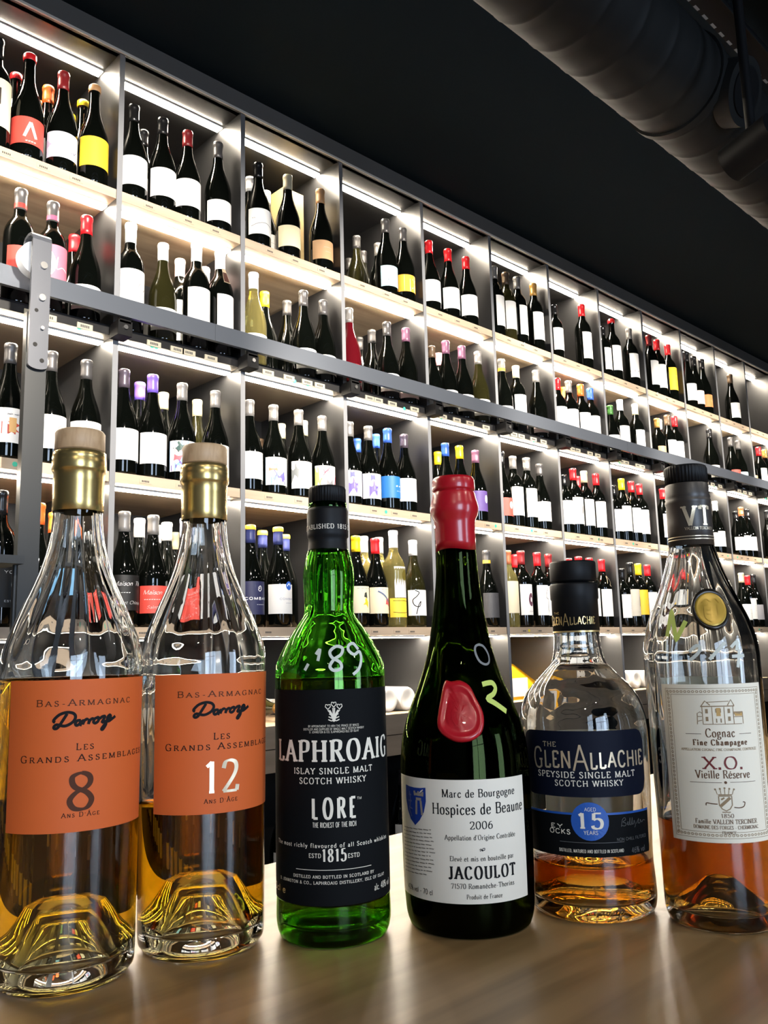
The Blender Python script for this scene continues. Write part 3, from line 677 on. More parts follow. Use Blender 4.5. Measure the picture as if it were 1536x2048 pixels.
            write(mb, 'Maison Th', 'script', -.8*H, .55*H, z0+(z1-z0)*.76, 11, lambda s, z: wq(s+(z-z0-(z1-z0)*.7)*.35, z), wh, .8); txt('~~~~~~~', -.75, -.0, .5, 2.4, wh); write(mb, 'Saint Chinian', 'script', -.6*H, .7*H, z0+(z1-z0)*.22, 8, lambda s, z: wq(s+(z-z0-(z1-z0)*.2)*.35, z), wh, .6)
        elif d == 'comb': txt('COMBARIL', -.35, .75, .5, 5, C('slateink', 100, 110, 150)); poly([(.2+.2*cos(t*pi/8), .95+.15*sin(t*pi/8)) for t in range(16)], C('royal', 45, 95, 190), wp); lines(['.08,.93 .2,1.02 .32,.93'], wh, 1.2); txt('~~~~', -.0, .4, .36, 2.4, C('slateink', 100, 110, 150))
        elif d == 'bird': poly([(-.1, .3), (.25, .2), (.3, .4), (.1, .6)], C('birdyellow', 230, 195, 40)); poly([(-.05, .6), (.2, .55), (.15, .78), (.0, .75)], C('birddark', 50, 55, 50), wq); txt('~~~~', -.5, .5, .92, 3, C('inkgrey', 130, 128, 130))
        elif d == 'feather': poly([(.0, .35), (.4, .12), (.6, .3), (.35, .6), (.1, .6)], C('featherred', 195, 80, 85)); lines(['-.5,.85 -.1,.7 .3,.45'], C('featherblue', 80, 95, 130), 2.6); txt('~~~~', -.3, .7, .93, 3, C('inkgrey', 130, 128, 130))
        elif d == 'hole':
            poly([(.25+.36*cos(t*pi/10), .72+.17*sin(t*pi/10)) for t in range(20)], C('holeolive', 92, 82, 24))
            patch(mb, rad, -R*1.3, R*1.3, 30, z0-2, mat('label_wineyellow', srgb(240, 200, 60), .5), .35, .3, 20, 1); lines(['-1.2,-.1 .6,-.12 .85,-.3 .6,-.46 -.5,-.48 -1.2,-.46'], bk, .7)
        elif d == 'curl': lines(['-.55,.98 -.3,.9 -.45,.75 -.7,.6 -.6,.4 -.3,.35 -.2,.55 -.35,.4 -.5,.05'], bk, 1.5)
        elif d == 'burst': poly([(.1+.34*cos(t*pi/8), .5+.22*sin(t*pi/8)) for t in range(16)], C('plum', 90, 50, 70)); poly([(.1+.12*cos(t*pi/8), .5+.08*sin(t*pi/8)) for t in range(16)], m, wq); txt('~~~~', -.2, .5, .12, 3.5, C('plum', 90, 50, 70))
        elif d == 'loop': lines(['.6,.95 .1,.85 -.1,.6 .3,.5 .2,.2 .6,.1 .9,.2'], C('plumdark', 60, 40, 50), 1.2)
        elif d == 'shield': poly([(.2, .85), (.7, .85), (.7, .5), (.45, .3), (.2, .5)], C('shieldrose', 140, 90, 85))
        elif d == '' and a in ('w', 'greyl', 'greyw', 'yellow', 'kraft') : lines(['-.3,.62 .0,.64 .3,.62', '-.2,.4 .2,.4'], C('faintgrey', 165, 163, 162), .5)
        return mb
    return cached(('l', sh, code), fn, 'label')
ORD = ['first', 'second', 'third', 'fourth', 'fifth', 'sixth', 'seventh', 'eighth', 'ninth', 'tenth', 'eleventh', 'twelfth', 'thirteenth']
ROWN = {1: 'top shelf', 2: 'second shelf', 3: 'third shelf', 4: 'fourth shelf'}
BAYN = {-1: 'bay behind the ladder treads', 0: 'bay at the ladder'}
def part(name, me, parent):
    o = bpy.data.objects.new(name, me); COL.objects.link(o); o.parent = parent; return o
SHELF = [
    (1, 0, 0.686, 2.098, 0.317, 'x', 'k', 'black', 'cream.dot'),
    (1, 0, 0.769, 2.098, 0.313, 'b', 'k', 'red!', 'red.A'),
    (1, 0, 0.767, 2.185, 0.303, 'b', 'k', 'red!', 'w'),
    (1, 0, 0.855, 2.185, 0.309, 'b', 'k', 'orange', 'w'),
    (1, 0, 0.865, 2.275, 0.314, 'b', 'k', 'orange', 'w'),
    (1, 0, 0.861, 2.098, 0.307, 'b', 'k', 'dred', 'lilac.mount'),
    (1, 0, 0.956, 2.185, 0.310, 'b', 'k', 'yellow!', 'w'),
    (1, 0, 0.956, 2.275, 0.314, 'b', 'k', 'yellow!', 'w'),
    (1, 0, 0.950, 2.098, 0.308, 'b', 'k', 'tan!', 'yellow.glow'),
    (1, 1, 1.069, 2.098, 0.304, 'b', 'k', 'black', 'w'),
    (1, 1, 1.146, 2.185, 0.301, 'b', 'k', 'black', 'w'),
    (1, 1, 1.162, 2.098, 0.304, 'b', 'k', 'black', 'w'),
    (1, 1, 1.246, 2.098, 0.300, 'b', 'k', 'dred', 'w'),
    (1, 1, 1.354, 2.098, 0.308, 'b', 'k', 'grey', 'wlow'),
    (1, 2, 1.506, 2.098, 0.299, 'b', 'k', 'black', 'w.hills'),
    (1, 2, 1.535, 2.185, 0.300, 'b', 'k', 'white', 'w'),
    (1, 2, 1.626, 2.217, 0.298, 'b', 'k', 'white', 'w'),
    (1, 2, 1.626, 2.098, 0.304, 'b', 'k', 'cream', 'creamlow'),
    (1, 2, 1.767, 2.098, 0.307, 'b', 'k', 'tan', 'kraft'),
    (1, 3, 2.075, 2.252, 0.298, 'b', 'o', 'grey', 'none'),
    (1, 3, 2.179, 2.328, 0.298, 'b', 'o', 'grey', 'none'),
    (1, 3, 2.179, 2.412, 0.298, 'b', 'o', 'grey', 'none'),
    (1, 3, 2.178, 2.242, 0.298, 'b', 'k', 'silver', 'none'),
    (1, 3, 2.079, 2.098, 0.305, 'b', 'k', 'grey', 'lblue.band'),
    (1, 3, 2.171, 2.098, 0.301, 'b', 'k', 'grey', 'amber.white'),
    (1, 4, 2.314, 2.098, 0.298, 'b', 'k', 'red', 'w'),
    (1, 4, 2.425, 2.098, 0.300, 'b', 'k', 'red', 'w'),
    (1, 4, 2.535, 2.098, 0.301, 'b', 'k', 'red', 'w'),
    (1, 5, 2.715, 2.098, 0.316, 'x', 'k', 'silver', 'tall.gold'),
    (1, 5, 2.795, 2.098, 0.313, 'x', 'o', 'brown', 'w.gold'),
    (1, 5, 2.874, 2.098, 0.316, 'x', 'k', 'silver', 'tall'),
    (1, 5, 2.993, 2.098, 0.320, 'x', 'k', 'gold', 'w.goldline'),
    (1, 6, 3.146, 2.098, 0.262, 'x', 'k', 'black', 'w'),
    (1, 7, 3.499, 2.185, 0.322, 'x', 'k', 'red', 'w'),
    (1, 6, 3.375, 2.098, 0.326, 'x', 'k', 'red', 'w'),
    (1, 7, 3.551, 2.098, 0.262, 'x', 'k', 'black', 'tall'),
    (1, 7, 3.639, 2.098, 0.320, 'x', 'k', 'red!', 'w'),
    (1, 7, 3.804, 2.098, 0.314, 'x', 'k', 'silver', 'w.stripe'),
    (1, 8, 4.006, 2.098, 0.329, 'x', 'k', 'dred', 'w'),
    (1, 8, 4.087, 2.098, 0.323, 'x', 'k', 'red', 'w'),
    (1, 9, 4.325, 2.185, 0.322, 'x', 'k', 'red', 'w'),
    (1, 8, 4.204, 2.098, 0.323, 'x', 'k', 'red', 'yellow'),
    (1, 9, 4.415, 2.098, 0.334, 'b', 'k', 'black', 'w'),
    (1, 9, 4.503, 2.098, 0.325, 'b', 'k', 'black', 'pinkw'),
    (1, 10, 4.738, 2.185, 0.322, 'b', 'k', 'black', 'w'),
    (1, 9, 4.601, 2.098, 0.330, 'b', 'k', 'black', 'orange.dia'),
    (1, 11, 5.130, 2.185, 0.322, 'b', 'k', 'brown', 'w'),
    (1, 10, 4.968, 2.098, 0.318, 'b', 'k', 'brown', 'w'),
    (2, 0, 0.762, 2.098, 0.320, 'x', 'k', 'grey.r', 'red.A2'),
    (2, 0, 0.846, 2.098, 0.315, 'x', 'k', 'grey.p', 'pink.line'),
    (2, 0, 0.951, 2.202, 0.298, 'b', 'k', 'red', 'none'),
    (2, 0, 0.939, 2.098, 0.309, 'b', 'k', 'red', 'wlow'),
    (2, 1, 1.068, 2.098, 0.332, 'x', 'k', 'white', 'w.marks'),
    (2, 1, 1.170, 2.098, 0.305, 'b', 'o', 'white', 'wlow'),
    (2, 1, 1.276, 2.185, 0.322, 'x', 'k', 'pinkw', 'w'),
    (2, 1, 1.281, 2.098, 0.345, 'x', 'k', 'white', 'w'),
    (2, 1, 1.364, 2.185, 0.322, 'x', 'k', 'pinkw', 'pink'),
    (2, 1, 1.364, 2.098, 0.345, 'x', 'k', 'white', 'tall.tag'),
    (2, 2, 1.487, 2.098, 0.311, 'b', 'y', 'white', 'wlow'),
    (2, 2, 1.593, 2.185, 0.307, 'b', 'k', 'yellow', 'none'),
    (2, 2, 1.686, 2.185, 0.301, 'b', 'k', 'grey', 'none'),
    (2, 2, 1.687, 2.098, 0.308, 'b', 'k', 'grey', 'wlow'),
    (2, 3, 1.874, 2.275, 0.322, 'b', 'k', 'grey', 'none'),
    (2, 2, 1.772, 2.098, 0.298, 'b', 'k', 'grey', 'wlow'),
    (2, 3, 1.888, 2.098, 0.301, 'b', 'r', 'silver', 'redw'),
    (2, 3, 2.096, 2.273, 0.298, 'b', 'k', 'grey', 'none'),
    (2, 3, 2.082, 2.189, 0.298, 'b', 'k', 'grey', 'none'),
    (2, 3, 2.072, 2.098, 0.298, 'b', 'k', 'grey', 'wlow'),
    (2, 3, 2.170, 2.098, 0.300, 'b', 'k', 'mauve', 'pinkwlow'),
    (2, 4, 2.308, 2.098, 0.263, 'b', 'k', 'brown', 'wlow'),
    (2, 4, 2.460, 2.199, 0.298, 'b', 'k', 'pink', 'none'),
    (2, 4, 2.390, 2.098, 0.304, 'b', 'k', 'mauve', 'wlow'),
    (2, 4, 2.485, 2.098, 0.305, 'b', 'k', 'mauve', 'wlow'),
    (2, 4, 2.584, 2.185, 0.309, 'b', 'k', 'mauve', 'none'),
    (2, 4, 2.584, 2.098, 0.305, 'b', 'o', 'silver', 'wlow'),
    (2, 5, 2.735, 2.098, 0.307, 'b', 'k', 'silver.y', 'wlow'),
    (2, 5, 2.833, 2.098, 0.300, 'x', 'k', 'cream', 'w'),
    (2, 5, 2.976, 2.098, 0.311, 'b', 'k', 'silver', 'pinkwlow'),
    (2, 6, 3.133, 2.098, 0.307, 'x', 'k', 'red', 'w'),
    (2, 6, 3.308, 2.185, 0.322, 'x', 'k', 'orange', 'w'),
    (2, 6, 3.223, 2.098, 0.314, 'x', 'k', 'silver', 'w'),
    (2, 6, 3.321, 2.098, 0.317, 'x', 'k', 'orange', 'w'),
    (2, 6, 3.401, 2.098, 0.314, 'x', 'k', 'blue', 'w'),
    (2, 7, 3.569, 2.098, 0.262, 'b', 'k', 'green', 'w'),
    (2, 7, 3.664, 2.098, 0.308, 'x', 'k', 'white', 'w'),
    (2, 7, 3.808, 2.098, 0.314, 'x', 'k', 'cream', 'w.stripe'),
    (2, 8, 4.022, 2.098, 0.276, 'x', 'k', 'gold', 'kraft'),
    (2, 8, 4.213, 2.185, 0.322, 'x', 'k', 'white', 'w'),
    (2, 8, 4.135, 2.098, 0.313, 'x', 'k', 'brown', 'w'),
    (2, 8, 4.215, 2.098, 0.320, 'x', 'k', 'red', 'w'),
    (2, 10, 4.819, 2.185, 0.322, 'b', 'k', 'black', 'none'),
    (2, 9, 4.618, 2.098, 0.317, 'b', 'k', 'black', 'wlow'),
    (2, 10, 4.892, 2.098, 0.310, 'b', 'k', 'grey', 'red'),
    (2, 10, 4.993, 2.098, 0.307, 'b', 'k', 'grey', 'lblue'),
    (2, 11, 5.128, 2.098, 0.313, 'b', 'k', 'grey', 'kraft'),
    (2, 11, 5.285, 2.098, 0.311, 'x', 'k', 'red', 'w'),
    (2, 11, 5.375, 2.098, 0.308, 'b', 'k', 'gold', 'w'),
    (3, 0, 0.754, 2.098, 0.298, 'b', 'k', 'grey', 'w.castle'),
    (3, 0, 0.857, 2.098, 0.301, 'b', 'k', 'grey', 'w.marks'),
    (3, 0, 0.951, 2.098, 0.299, 'b', 'k', 'grey', 'w'),
    (3, 1, 1.058, 2.098, 0.297, 'b', 'k', 'mauveg', 'w'),
    (3, 1, 1.151, 2.185, 0.301, 'b', 'k', 'purple', 'none'),
    (3, 1, 1.144, 2.098, 0.300, 'b', 'k', 'purple', 'w'),
    (3, 1, 1.247, 2.221, 0.298, 'b', 'k', 'cream', 'none'),
    (3, 1, 1.238, 2.098, 0.294, 'b', 'k', 'silver', 'art.violet'),
    (3, 1, 1.364, 2.222, 0.298, 'b', 'o', 'cream', 'none'),
    (3, 1, 1.349, 2.098, 0.293, 'b', 'k', 'silver', 'w'),
    (3, 2, 1.471, 2.098, 0.288, 'b', 'k', 'silver', 'w.tick'),
    (3, 2, 1.761, 2.449, 0.282, 'b', 'o', 'brown', 'none'),
    (3, 2, 1.562, 2.098, 0.289, 'b', 'k', 'silver', 'art.teal'),
    (3, 2, 1.735, 2.287, 0.298, 'b', 'k', 'cream', 'none'),
    (3, 2, 1.772, 2.366, 0.296, 'b', 'k', 'cream', 'none'),
    (3, 2, 1.662, 2.098, 0.291, 'b', 'k', 'silver', 'art.wing'),
    (3, 2, 1.771, 2.210, 0.298, 'b', 'k', 'cream', 'none'),
    (3, 2, 1.760, 2.098, 0.288, 'b', 'k', 'silver', 'art.prism'),
    (3, 3, 1.879, 2.098, 0.288, 'b', 'k', 'silver', 'art.iris'),
    (3, 3, 2.081, 2.281, 0.298, 'b', 'k', 'blue', 'none'),
    (3, 3, 1.967, 2.098, 0.288, 'b', 'k', 'silver', 'art.iris'),
    (3, 3, 2.090, 2.190, 0.298, 'b', 'k', 'blue', 'none'),
    (3, 3, 2.060, 2.098, 0.295, 'b', 'k', 'blue', 'blue.txt'),
    (3, 3, 2.143, 2.098, 0.287, 'b', 'k', 'mauveg', 'w'),
    (3, 4, 2.478, 2.241, 0.298, 'b', 'k', 'yellow', 'none'),
    (3, 4, 2.364, 2.098, 0.288, 'b', 'k', 'blue', 'w'),
    (3, 4, 2.446, 2.098, 0.290, 'b', 'k', 'yellow', 'w'),
    (3, 4, 2.540, 2.098, 0.286, 'b', 'k', 'mauve', 'purple.dot'),
    (3, 5, 2.698, 2.098, 0.304, 'b', 'k', 'black', 'red.dot'),
    (3, 5, 2.779, 2.098, 0.296, 'x', 'k', 'silver', 'w'),
    (3, 5, 2.872, 2.098, 0.302, 'x', 'k', 'silver', 'w'),
    (3, 5, 2.962, 2.098, 0.288, 'b', 'k', 'grey', 'w.len'),
    (3, 6, 3.139, 2.098, 0.262, 'x', 'k', 'black', 'w'),
    (3, 6, 3.215, 2.098, 0.301, 'x', 'k', 'red', 'w.grape'),
    (3, 6, 3.401, 2.199, 0.305, 'x', 'k', 'red', 'w'),
    (3, 6, 3.303, 2.098, 0.301, 'x', 'k', 'cream', 'w.blue'),
    (3, 6, 3.401, 2.098, 0.300, 'x', 'k', 'red', 'w'),
    (3, 7, 3.548, 2.098, 0.262, 'x', 'k', 'black', 'w'),
    (3, 7, 3.624, 2.098, 0.304, 'x', 'k', 'yellow', 'w.gold'),
    (3, 7, 3.713, 2.098, 0.302, 'x', 'k', 'red', 'w.redp'),
    (3, 7, 3.790, 2.098, 0.298, 'x', 'k', 'red', 'w.redp'),
    (3, 8, 4.021, 2.098, 0.301, 'x', 'k', 'red', 'w'),
    (3, 9, 4.531, 2.098, 0.262, 'b', 'k', 'grey', 'w'),
    (3, 9, 4.612, 2.098, 0.296, 'b', 'k', 'white', 'w'),
    (3, 10, 4.863, 2.098, 0.262, 'b', 'k', 'black', 'w'),
    (3, 10, 4.945, 2.098, 0.295, 'b', 'k', 'copper', 'w'),
    (3, 10, 5.028, 2.098, 0.292, 'b', 'k', 'black', 'greyl'),
    (3, 11, 5.319, 2.098, 0.310, 'b', 'k', 'black', 'w'),
    (4, 0, 0.748, 2.098, 0.327, 'x', 'k', 'black', 'black.yo'),
    (4, 0, 0.839, 2.098, 0.306, 'b', 'k', 'orange', 'blue2'),
    (4, 0, 0.916, 2.185, 0.301, 'b', 'k', 'orange', 'none'),
    (4, 1, 1.068, 2.098, 0.306, 'b', 'k', 'silver', 'black.script'),
    (4, 1, 1.158, 2.185, 0.307, 'b', 'k', 'white', 'none'),
    (4, 1, 1.153, 2.098, 0.304, 'b', 'k', 'silver', 'red.script'),
    (4, 1, 1.276, 2.275, 0.308, 'b', 'k', 'white', 'none'),
    (4, 1, 1.244, 2.185, 0.303, 'b', 'k', 'white', 'none'),
    (4, 1, 1.348, 2.321, 0.298, 'b', 'k', 'cream', 'none'),
    (4, 1, 1.253, 2.098, 0.304, 'b', 'k', 'lilac', 'w'),
    (4, 2, 1.474, 2.098, 0.303, 'b', 'k', 'navy.y', 'navy.txt'),
    (4, 2, 1.581, 2.185, 0.305, 'b', 'k', 'navy.y', 'none'),
    (4, 2, 1.577, 2.098, 0.305, 'b', 'k', 'navy.y', 'w.comb'),
    (4, 2, 1.670, 2.185, 0.299, 'b', 'k', 'navy.y', 'none'),
    (4, 3, 1.898, 2.098, 0.302, 'b', 'k', 'yellow', 'cream.bird'),
    (4, 3, 2.014, 2.185, 0.319, 'x', 'y', 'white', 'none'),
    (4, 3, 1.987, 2.098, 0.300, 'b', 'k', 'red', 'cream.feather'),
    (4, 3, 2.096, 2.194, 0.322, 'x', 'y', 'white', 'none'),
    (4, 3, 2.074, 2.098, 0.333, 'x', 'y', 'white', 'silver.hole'),
    (4, 3, 2.171, 2.098, 0.306, 'b', 'o', 'white', 'w.curl'),
    (4, 4, 2.580, 2.098, 0.295, 'b', 'k', 'grey.y', 'dgrey'),
    (4, 5, 2.712, 2.098, 0.303, 'x', 'y', 'copper', 'cream'),
    (4, 5, 2.874, 2.185, 0.305, 'x', 'k', 'red', 'w'),
    (4, 5, 2.800, 2.098, 0.307, 'x', 'k', 'dred', 'w.burst'),
    (4, 5, 2.910, 2.098, 0.307, 'x', 'k', 'red', 'w.loop'),
    (4, 5, 2.989, 2.098, 0.305, 'x', 'k', 'dred', 'w'),
    (4, 6, 3.138, 2.098, 0.295, 'x', 'k', 'red', 'w'),
    (4, 6, 3.216, 2.098, 0.307, 'x', 'k', 'red', 'w'),
    (4, 6, 3.301, 2.098, 0.306, 'x', 'k', 'red', 'w'),
    (4, 6, 3.401, 2.098, 0.305, 'x', 'k', 'red', 'w.gold'),
    (4, 7, 3.567, 2.098, 0.271, 'x', 'k', 'black', 'w'),
    (4, 7, 3.644, 2.098, 0.303, 'x', 'k', 'black', 'greyw.mark'),
    (4, 7, 3.722, 2.098, 0.302, 'x', 'k', 'yellow', 'yellow'),
    (4, 7, 3.808, 2.098, 0.301, 'x', 'k', 'red', 'w.shield'),
    (4, 9, 4.620, 2.098, 0.297, 'b', 'k', 'black', 'w'),
    (4, 10, 4.865, 2.098, 0.307, 'b', 'k', 'cream', 'w'),
    (4, 10, 4.946, 2.098, 0.295, 'x', 'k', 'red', 'w'),
    (4, 10, 5.027, 2.098, 0.306, 'b', 'k', 'black', 'greyl'),
]
cnt = {}
for r, bay, X, Y, H, shp, gl, cap, lab in sorted(SHELF, key=lambda q: (q[0], q[1], q[2])):
    k = cnt[(r, bay)] = cnt.get((r, bay), 0)+1
    a, _, d = lab.partition('.'); cw = CAPC[cap.rstrip('!').split('.')[0]][2]
    lw = (LAB[a][1]+(' '+DEC[d] if d and DEC.get(d) else '')) if LAB[a] else ''
    bn = BAYN.get(bay) or (ORD[bay-1]+' bay from ladder')
    label = f"{cw}-{'topped' if '!' in cap else 'capped'} {GLC[gl][1]} bottle" + (f" with {lw}" if lw else '') + f", {ORD[k-1]} along {ROWN[r]}, {bn}"
    wds = label.split()
    if len(wds) > 16:
        lw = LAB[a][1].replace('a ', '', 1).replace('an ', '', 1) if LAB[a] else ''
        label = f"{cw}-capped bottle, {lw}, {ORD[k-1]} along {ROWN[r]}, {bn}"
    o = thing('wine_bottle', label, 'wine bottle', (X, Y, Z(ROW[r])+.0006), random.Random(int(X*1e4)).uniform(-.12, .12), 'wine bottles on the '+ROWN[r])
    s = H/.3; q = 1+(s-1)*.45; o.scale = (q, q, s)
    part('glass_body', body_mesh(shp, gl), o); part('capsule', cap_mesh(shp, cap), o)
    if LAB[a]: part('label', label_mesh(shp, lab), o)
# boxes standing behind the bottles
cart_m = mat('tan_carton', srgb(190, 168, 120), .5); cartd_m = mat('tan_carton_print', srgb(150, 120, 70), .5)
def carton(x, y, z, w_, d_, h_, label, rz=0.0):
    o = thing('gift_box', label, 'box', (x, y, Z(z)+.0006), rz, 'tan cartons on the top shelf')
    MB().box(-w_/2, w_/2, -d_/2, d_/2, 0, h_, cart_m).build('carton', o)
    MB().box(-.012, .012, -d_/2-.0008, -d_/2-.0001, h_*.12, h_*.7, cartd_m).build('print', o); return o
carton(1.742, 2.26, 1.271, .09, .09, .345, 'tall tan gift box behind the bottles, top shelf, third bay from ladder')
carton(1.585, 2.36, 1.271, .09, .09, .31, 'shorter tan gift box behind the cream-capped bottle on the top shelf')
# ------------------------------------------------------------------ niche below: bottles lying on their sides
def lying(x, y, gl, cap, lab, label, yaw, out):
    o = thing('lying_wine_bottle', label, 'wine bottle', (x, y, Z(NICHE)+.0415), 0, 'wine bottles lying in the niche')
    o.rotation_euler = (radians(90 if out else -90), 0, yaw)
    part('glass_body', body_mesh('b', gl), o); part('capsule', cap_mesh('b', cap), o)
    if lab: part('label', label_mesh('b', lab), o)
    return o
ORD2 = ORD[:10]+['eleventh', 'twelfth', 'thirteenth', 'fourteenth', 'fifteenth', 'sixteenth', 'seventeenth', 'eighteenth', 'nineteenth', 'twentieth', 'twenty-first', 'twenty-second', 'twenty-third', 'twenty-fourth', 'twenty-fifth', 'twenty-sixth']
LY = [(.72, 'w'), (.83, 'w'), (1.08, 'w'), (1.19, 'o'), (1.31, 'w'), (1.48, 'w'), (1.62, 'o'), (1.73, 'w'), (1.90, 'w'), (2.03, 'w'), (2.117, 'w'), (2.29, 'o'), (3.13, 'w'), (3.225, 'w'), (3.397, 'o'), (3.53, 'w'), (3.63, 'w'), (3.72, 'w'), (4.74, 'w'), (4.85, 'w'), (5.14, 'w'), (5.235, 'w')]
for i, (x, gl) in enumerate(LY):
    out = gl == 'o'
    lying(x if out else x*1.022, 2.425 if out else 2.138, gl, 'gold' if out else 'white', 'w' if out else None,
          f"olive bottle lying with gold neck outward in the lit niche, {ORD2[i]} lying bottle from left" if out else f"paper-wrapped white bottle lying base outward in the lit niche, {ORD2[i]} lying bottle from left", random.Random(i).uniform(-.04, .04), out)
ybox_m = mat('yellow_box_card', srgb(250, 190, 30), .4)
yb = thing('yellow_box', 'bright yellow slope-topped wine carton in the niche beside the round whisky bottle', 'box', (2.83, 2.15, Z(NICHE)+.0006))
pr = [(-.18, 0), (.19, 0), (.19, .016), (-.05, .140), (-.18, .140)]
n = len(pr); cb = MB(); cb.add([(x, 0, z) for x, z in pr]+[(x, .30, z) for x, z in pr], [tuple(range(n)), tuple(range(2*n-1, n-1, -1))]+[(i, n+i, n+(i+1) % n, (i+1) % n)[::-1] for i in range(n)], ybox_m)
cb.build('carton', yb)
fl_ = MB(); fl_.add([(-.182, -.003, .1405), (-.05, -.003, .1405), (.191, -.003, .0165), (.191, .012, .0165), (-.05, .012, .1425), (-.182, .012, .1425)], [(0, 1, 4, 5), (1, 2, 3, 4)], ybox_m); fl_.build('flap', yb)
tag(MB().box(-.14, .04, -.0012, -.0002, .012, .085, mat('box_label_white', W_, .5)).build('label', yb), 'white label on the carton front')
# ------------------------------------------------------------------ bottles standing on the base cabinet
for i in range(26):
    x = .72+i*.128; rn = random.Random(100+i); cap = ['silver', 'white', 'grey', 'silver', 'cream', 'black'][i % 6]; lab = 'w' if i % 3 else 'cream'
    if abs(x-2.0) < .05: cap = 'red'
    bx = (x-X0-PITCH) % (PITCH*2)
    if bx < .055 or bx > PITCH*2-.075: continue
    o = thing('wine_bottle', f"{CAPC[cap][2]}-capped dark bottle standing under the niche plank, {ORD2[i]} place from left",
              'wine bottle', (x, 2.13+rn.uniform(0, .02), Z(LOW)+.0006), 0, 'wine bottles standing under the niche')
    part('glass_body', body_mesh('b', 'k'), o); part('capsule', cap_mesh('b', cap), o); part('label', label_mesh('b', lab), o)
# ================================================================== the six spirit bottles on the counter
clear_m = glass('glass_clear', (.985, .99, .985)); green_m = glass('glass_green', (.50, .82, .34)); bottle_green_m = glass('glass_dark_green', (.17, .22, .09))
arm8_m = liquid('armagnac', (.96, .83, .03), 84); arm12_m = liquid('armagnac_dark', (.96, .82, .03), 90); whisky_m = liquid('whisky', (.90, .70, .10), 95)
sherry_m = liquid('sherry_whisky', (.89, .69, .05), 135); cognac_m = liquid('cognac', (.86, .67, .07), 130); marc_m = liquid('marc', (.9, .66, .2), 22)
cork_m = wood('stopper_wood', (.58, .38, .21), (.48, .30, .155), 240, 4, .5, .02, 1.0, 2)
brass_m = speckle('brass_sleeve', (.66, .49, .20), (.52, .37, .13), 60, .27, .02)
for mm in (brass_m,): mm.node_tree.nodes['Principled BSDF'].inputs['Metallic'].default_value = .9
orange_m = mat('orange_label_paper', srgb(206, 97, 44), .6, 0, .25); matte_black_m = mat('matte_black_sleeve', (.0055, .006, .007), .5, 0, .22)
ivory_m = mat('ivory_label_paper', srgb(226, 218, 202), .6); wax_m = mat('red_sealing_wax', srgb(176, 22, 34), .28, **{'Subsurface Weight': .05, 'Coat Weight': .3})
blacklabel_m = mat('black_label_paper', (.0045, .0052, .006), .7, 0, .1); navy_m = mat('navy_label_paper', (.0032, .0055, .016), .65, 0, .15); blue_m = mat('blue_roundel', srgb(30, 85, 170), .45)
cream_m = mat('cream_label_paper', srgb(232, 224, 204), .6); brownsl_m = mat('brown_black_sleeve', (.040, .033, .028), .38); gold_m = mat('gold_wax', (.42, .27, .035), .33, .35)
sealblack_m = mat('black_wax_rim', (.012, .010, .008), .25); paint_w = mat('white_paint_pen', srgb(200, 205, 195), .6); paint_g = mat('lime_paint_pen', srgb(190, 205, 100), .6); paint_s = mat('grey_paint_pen', srgb(118, 118, 116), .6)
backlab_m = mat('back_label_paper', srgb(225, 218, 195), .7)
def waves(amp, z0, seed):
    rn = random.Random(seed); ph = [rn.uniform(0, 6.28) for _ in range(6)]
    def f(r, z, a):
        k = min(1, max(0, (z-z0)/.01))
        return r*(1 + k*amp*(.5*sin(3*a+ph[0]+z*14)+.4*sin(5*a+ph[1]-z*20)+.35*sin(9*a+ph[2]+z*16)+.2*sin(14*a+ph[4]-z*10)+.15*sin(2*a+ph[3]+z*90)))
    return f
def vessel(root, outer, inner, gm, lm, level, amp, seed, n=96):
    """closed glass body (outside then inside) and the liquid standing in it"""
    out = [(r/1000, z/1000) for r, z in outer]; inn = [(r/1000, z/1000) for r, z in inner]
    wv = waves(amp, level/1000+.004, seed); ws = waves(amp*.12, .0, seed+9); no = len(out)
    per = lambda i, r, z, a: (wv(r, z, a), z) if i >= no else (ws(r, z, a) if .02 < z else r, z)
    MB().lathe(out + inn[::-1], gm, n, per).build('glass_body', root)
    # liquid: slightly into the glass so that no air gap shows
    lv = level/1000; prof = []
    for (r, z), (r2, z2) in zip(inn, inn[1:]):
        if z > lv and z2 > lv and r > .02: break
        prof.append((r+.0004 if r > 1e-6 else 0, z-.0004))
        if z <= lv < z2 and r2 > .012: prof.append((r+(r2-r)*(lv-z)/(z2-z)+.0004, lv)); break
    prof.append((0, lv))
    MB().lathe(prof, lm, n).build('liquid', root)
def dense(prof, step=4.0):
    """smooth a silhouette: Catmull-Rom between the control points"""
    return crom(prof, 4)
def place(n, name, label, x, y):
    return thing(name, label, 'bottle', (x, y, TOP+.0004), atan2(-x, y), 'spirit bottles on the counter')
def ring(mb, prof, m, n=64, per=None): return mb.lathe([(r/1000, z/1000) for r, z in prof], m, n, per)
def print_lines(mb, n, rad, eps, keep, bold=1.0):
    wp = cyl_warp(rad, eps)
    for b, t, f, s0, s1, z, h, c in TEXTS:
        if b == n and keep(z): write(mb, t, f, s0, s1, z, h, wp, INK[c], bold)
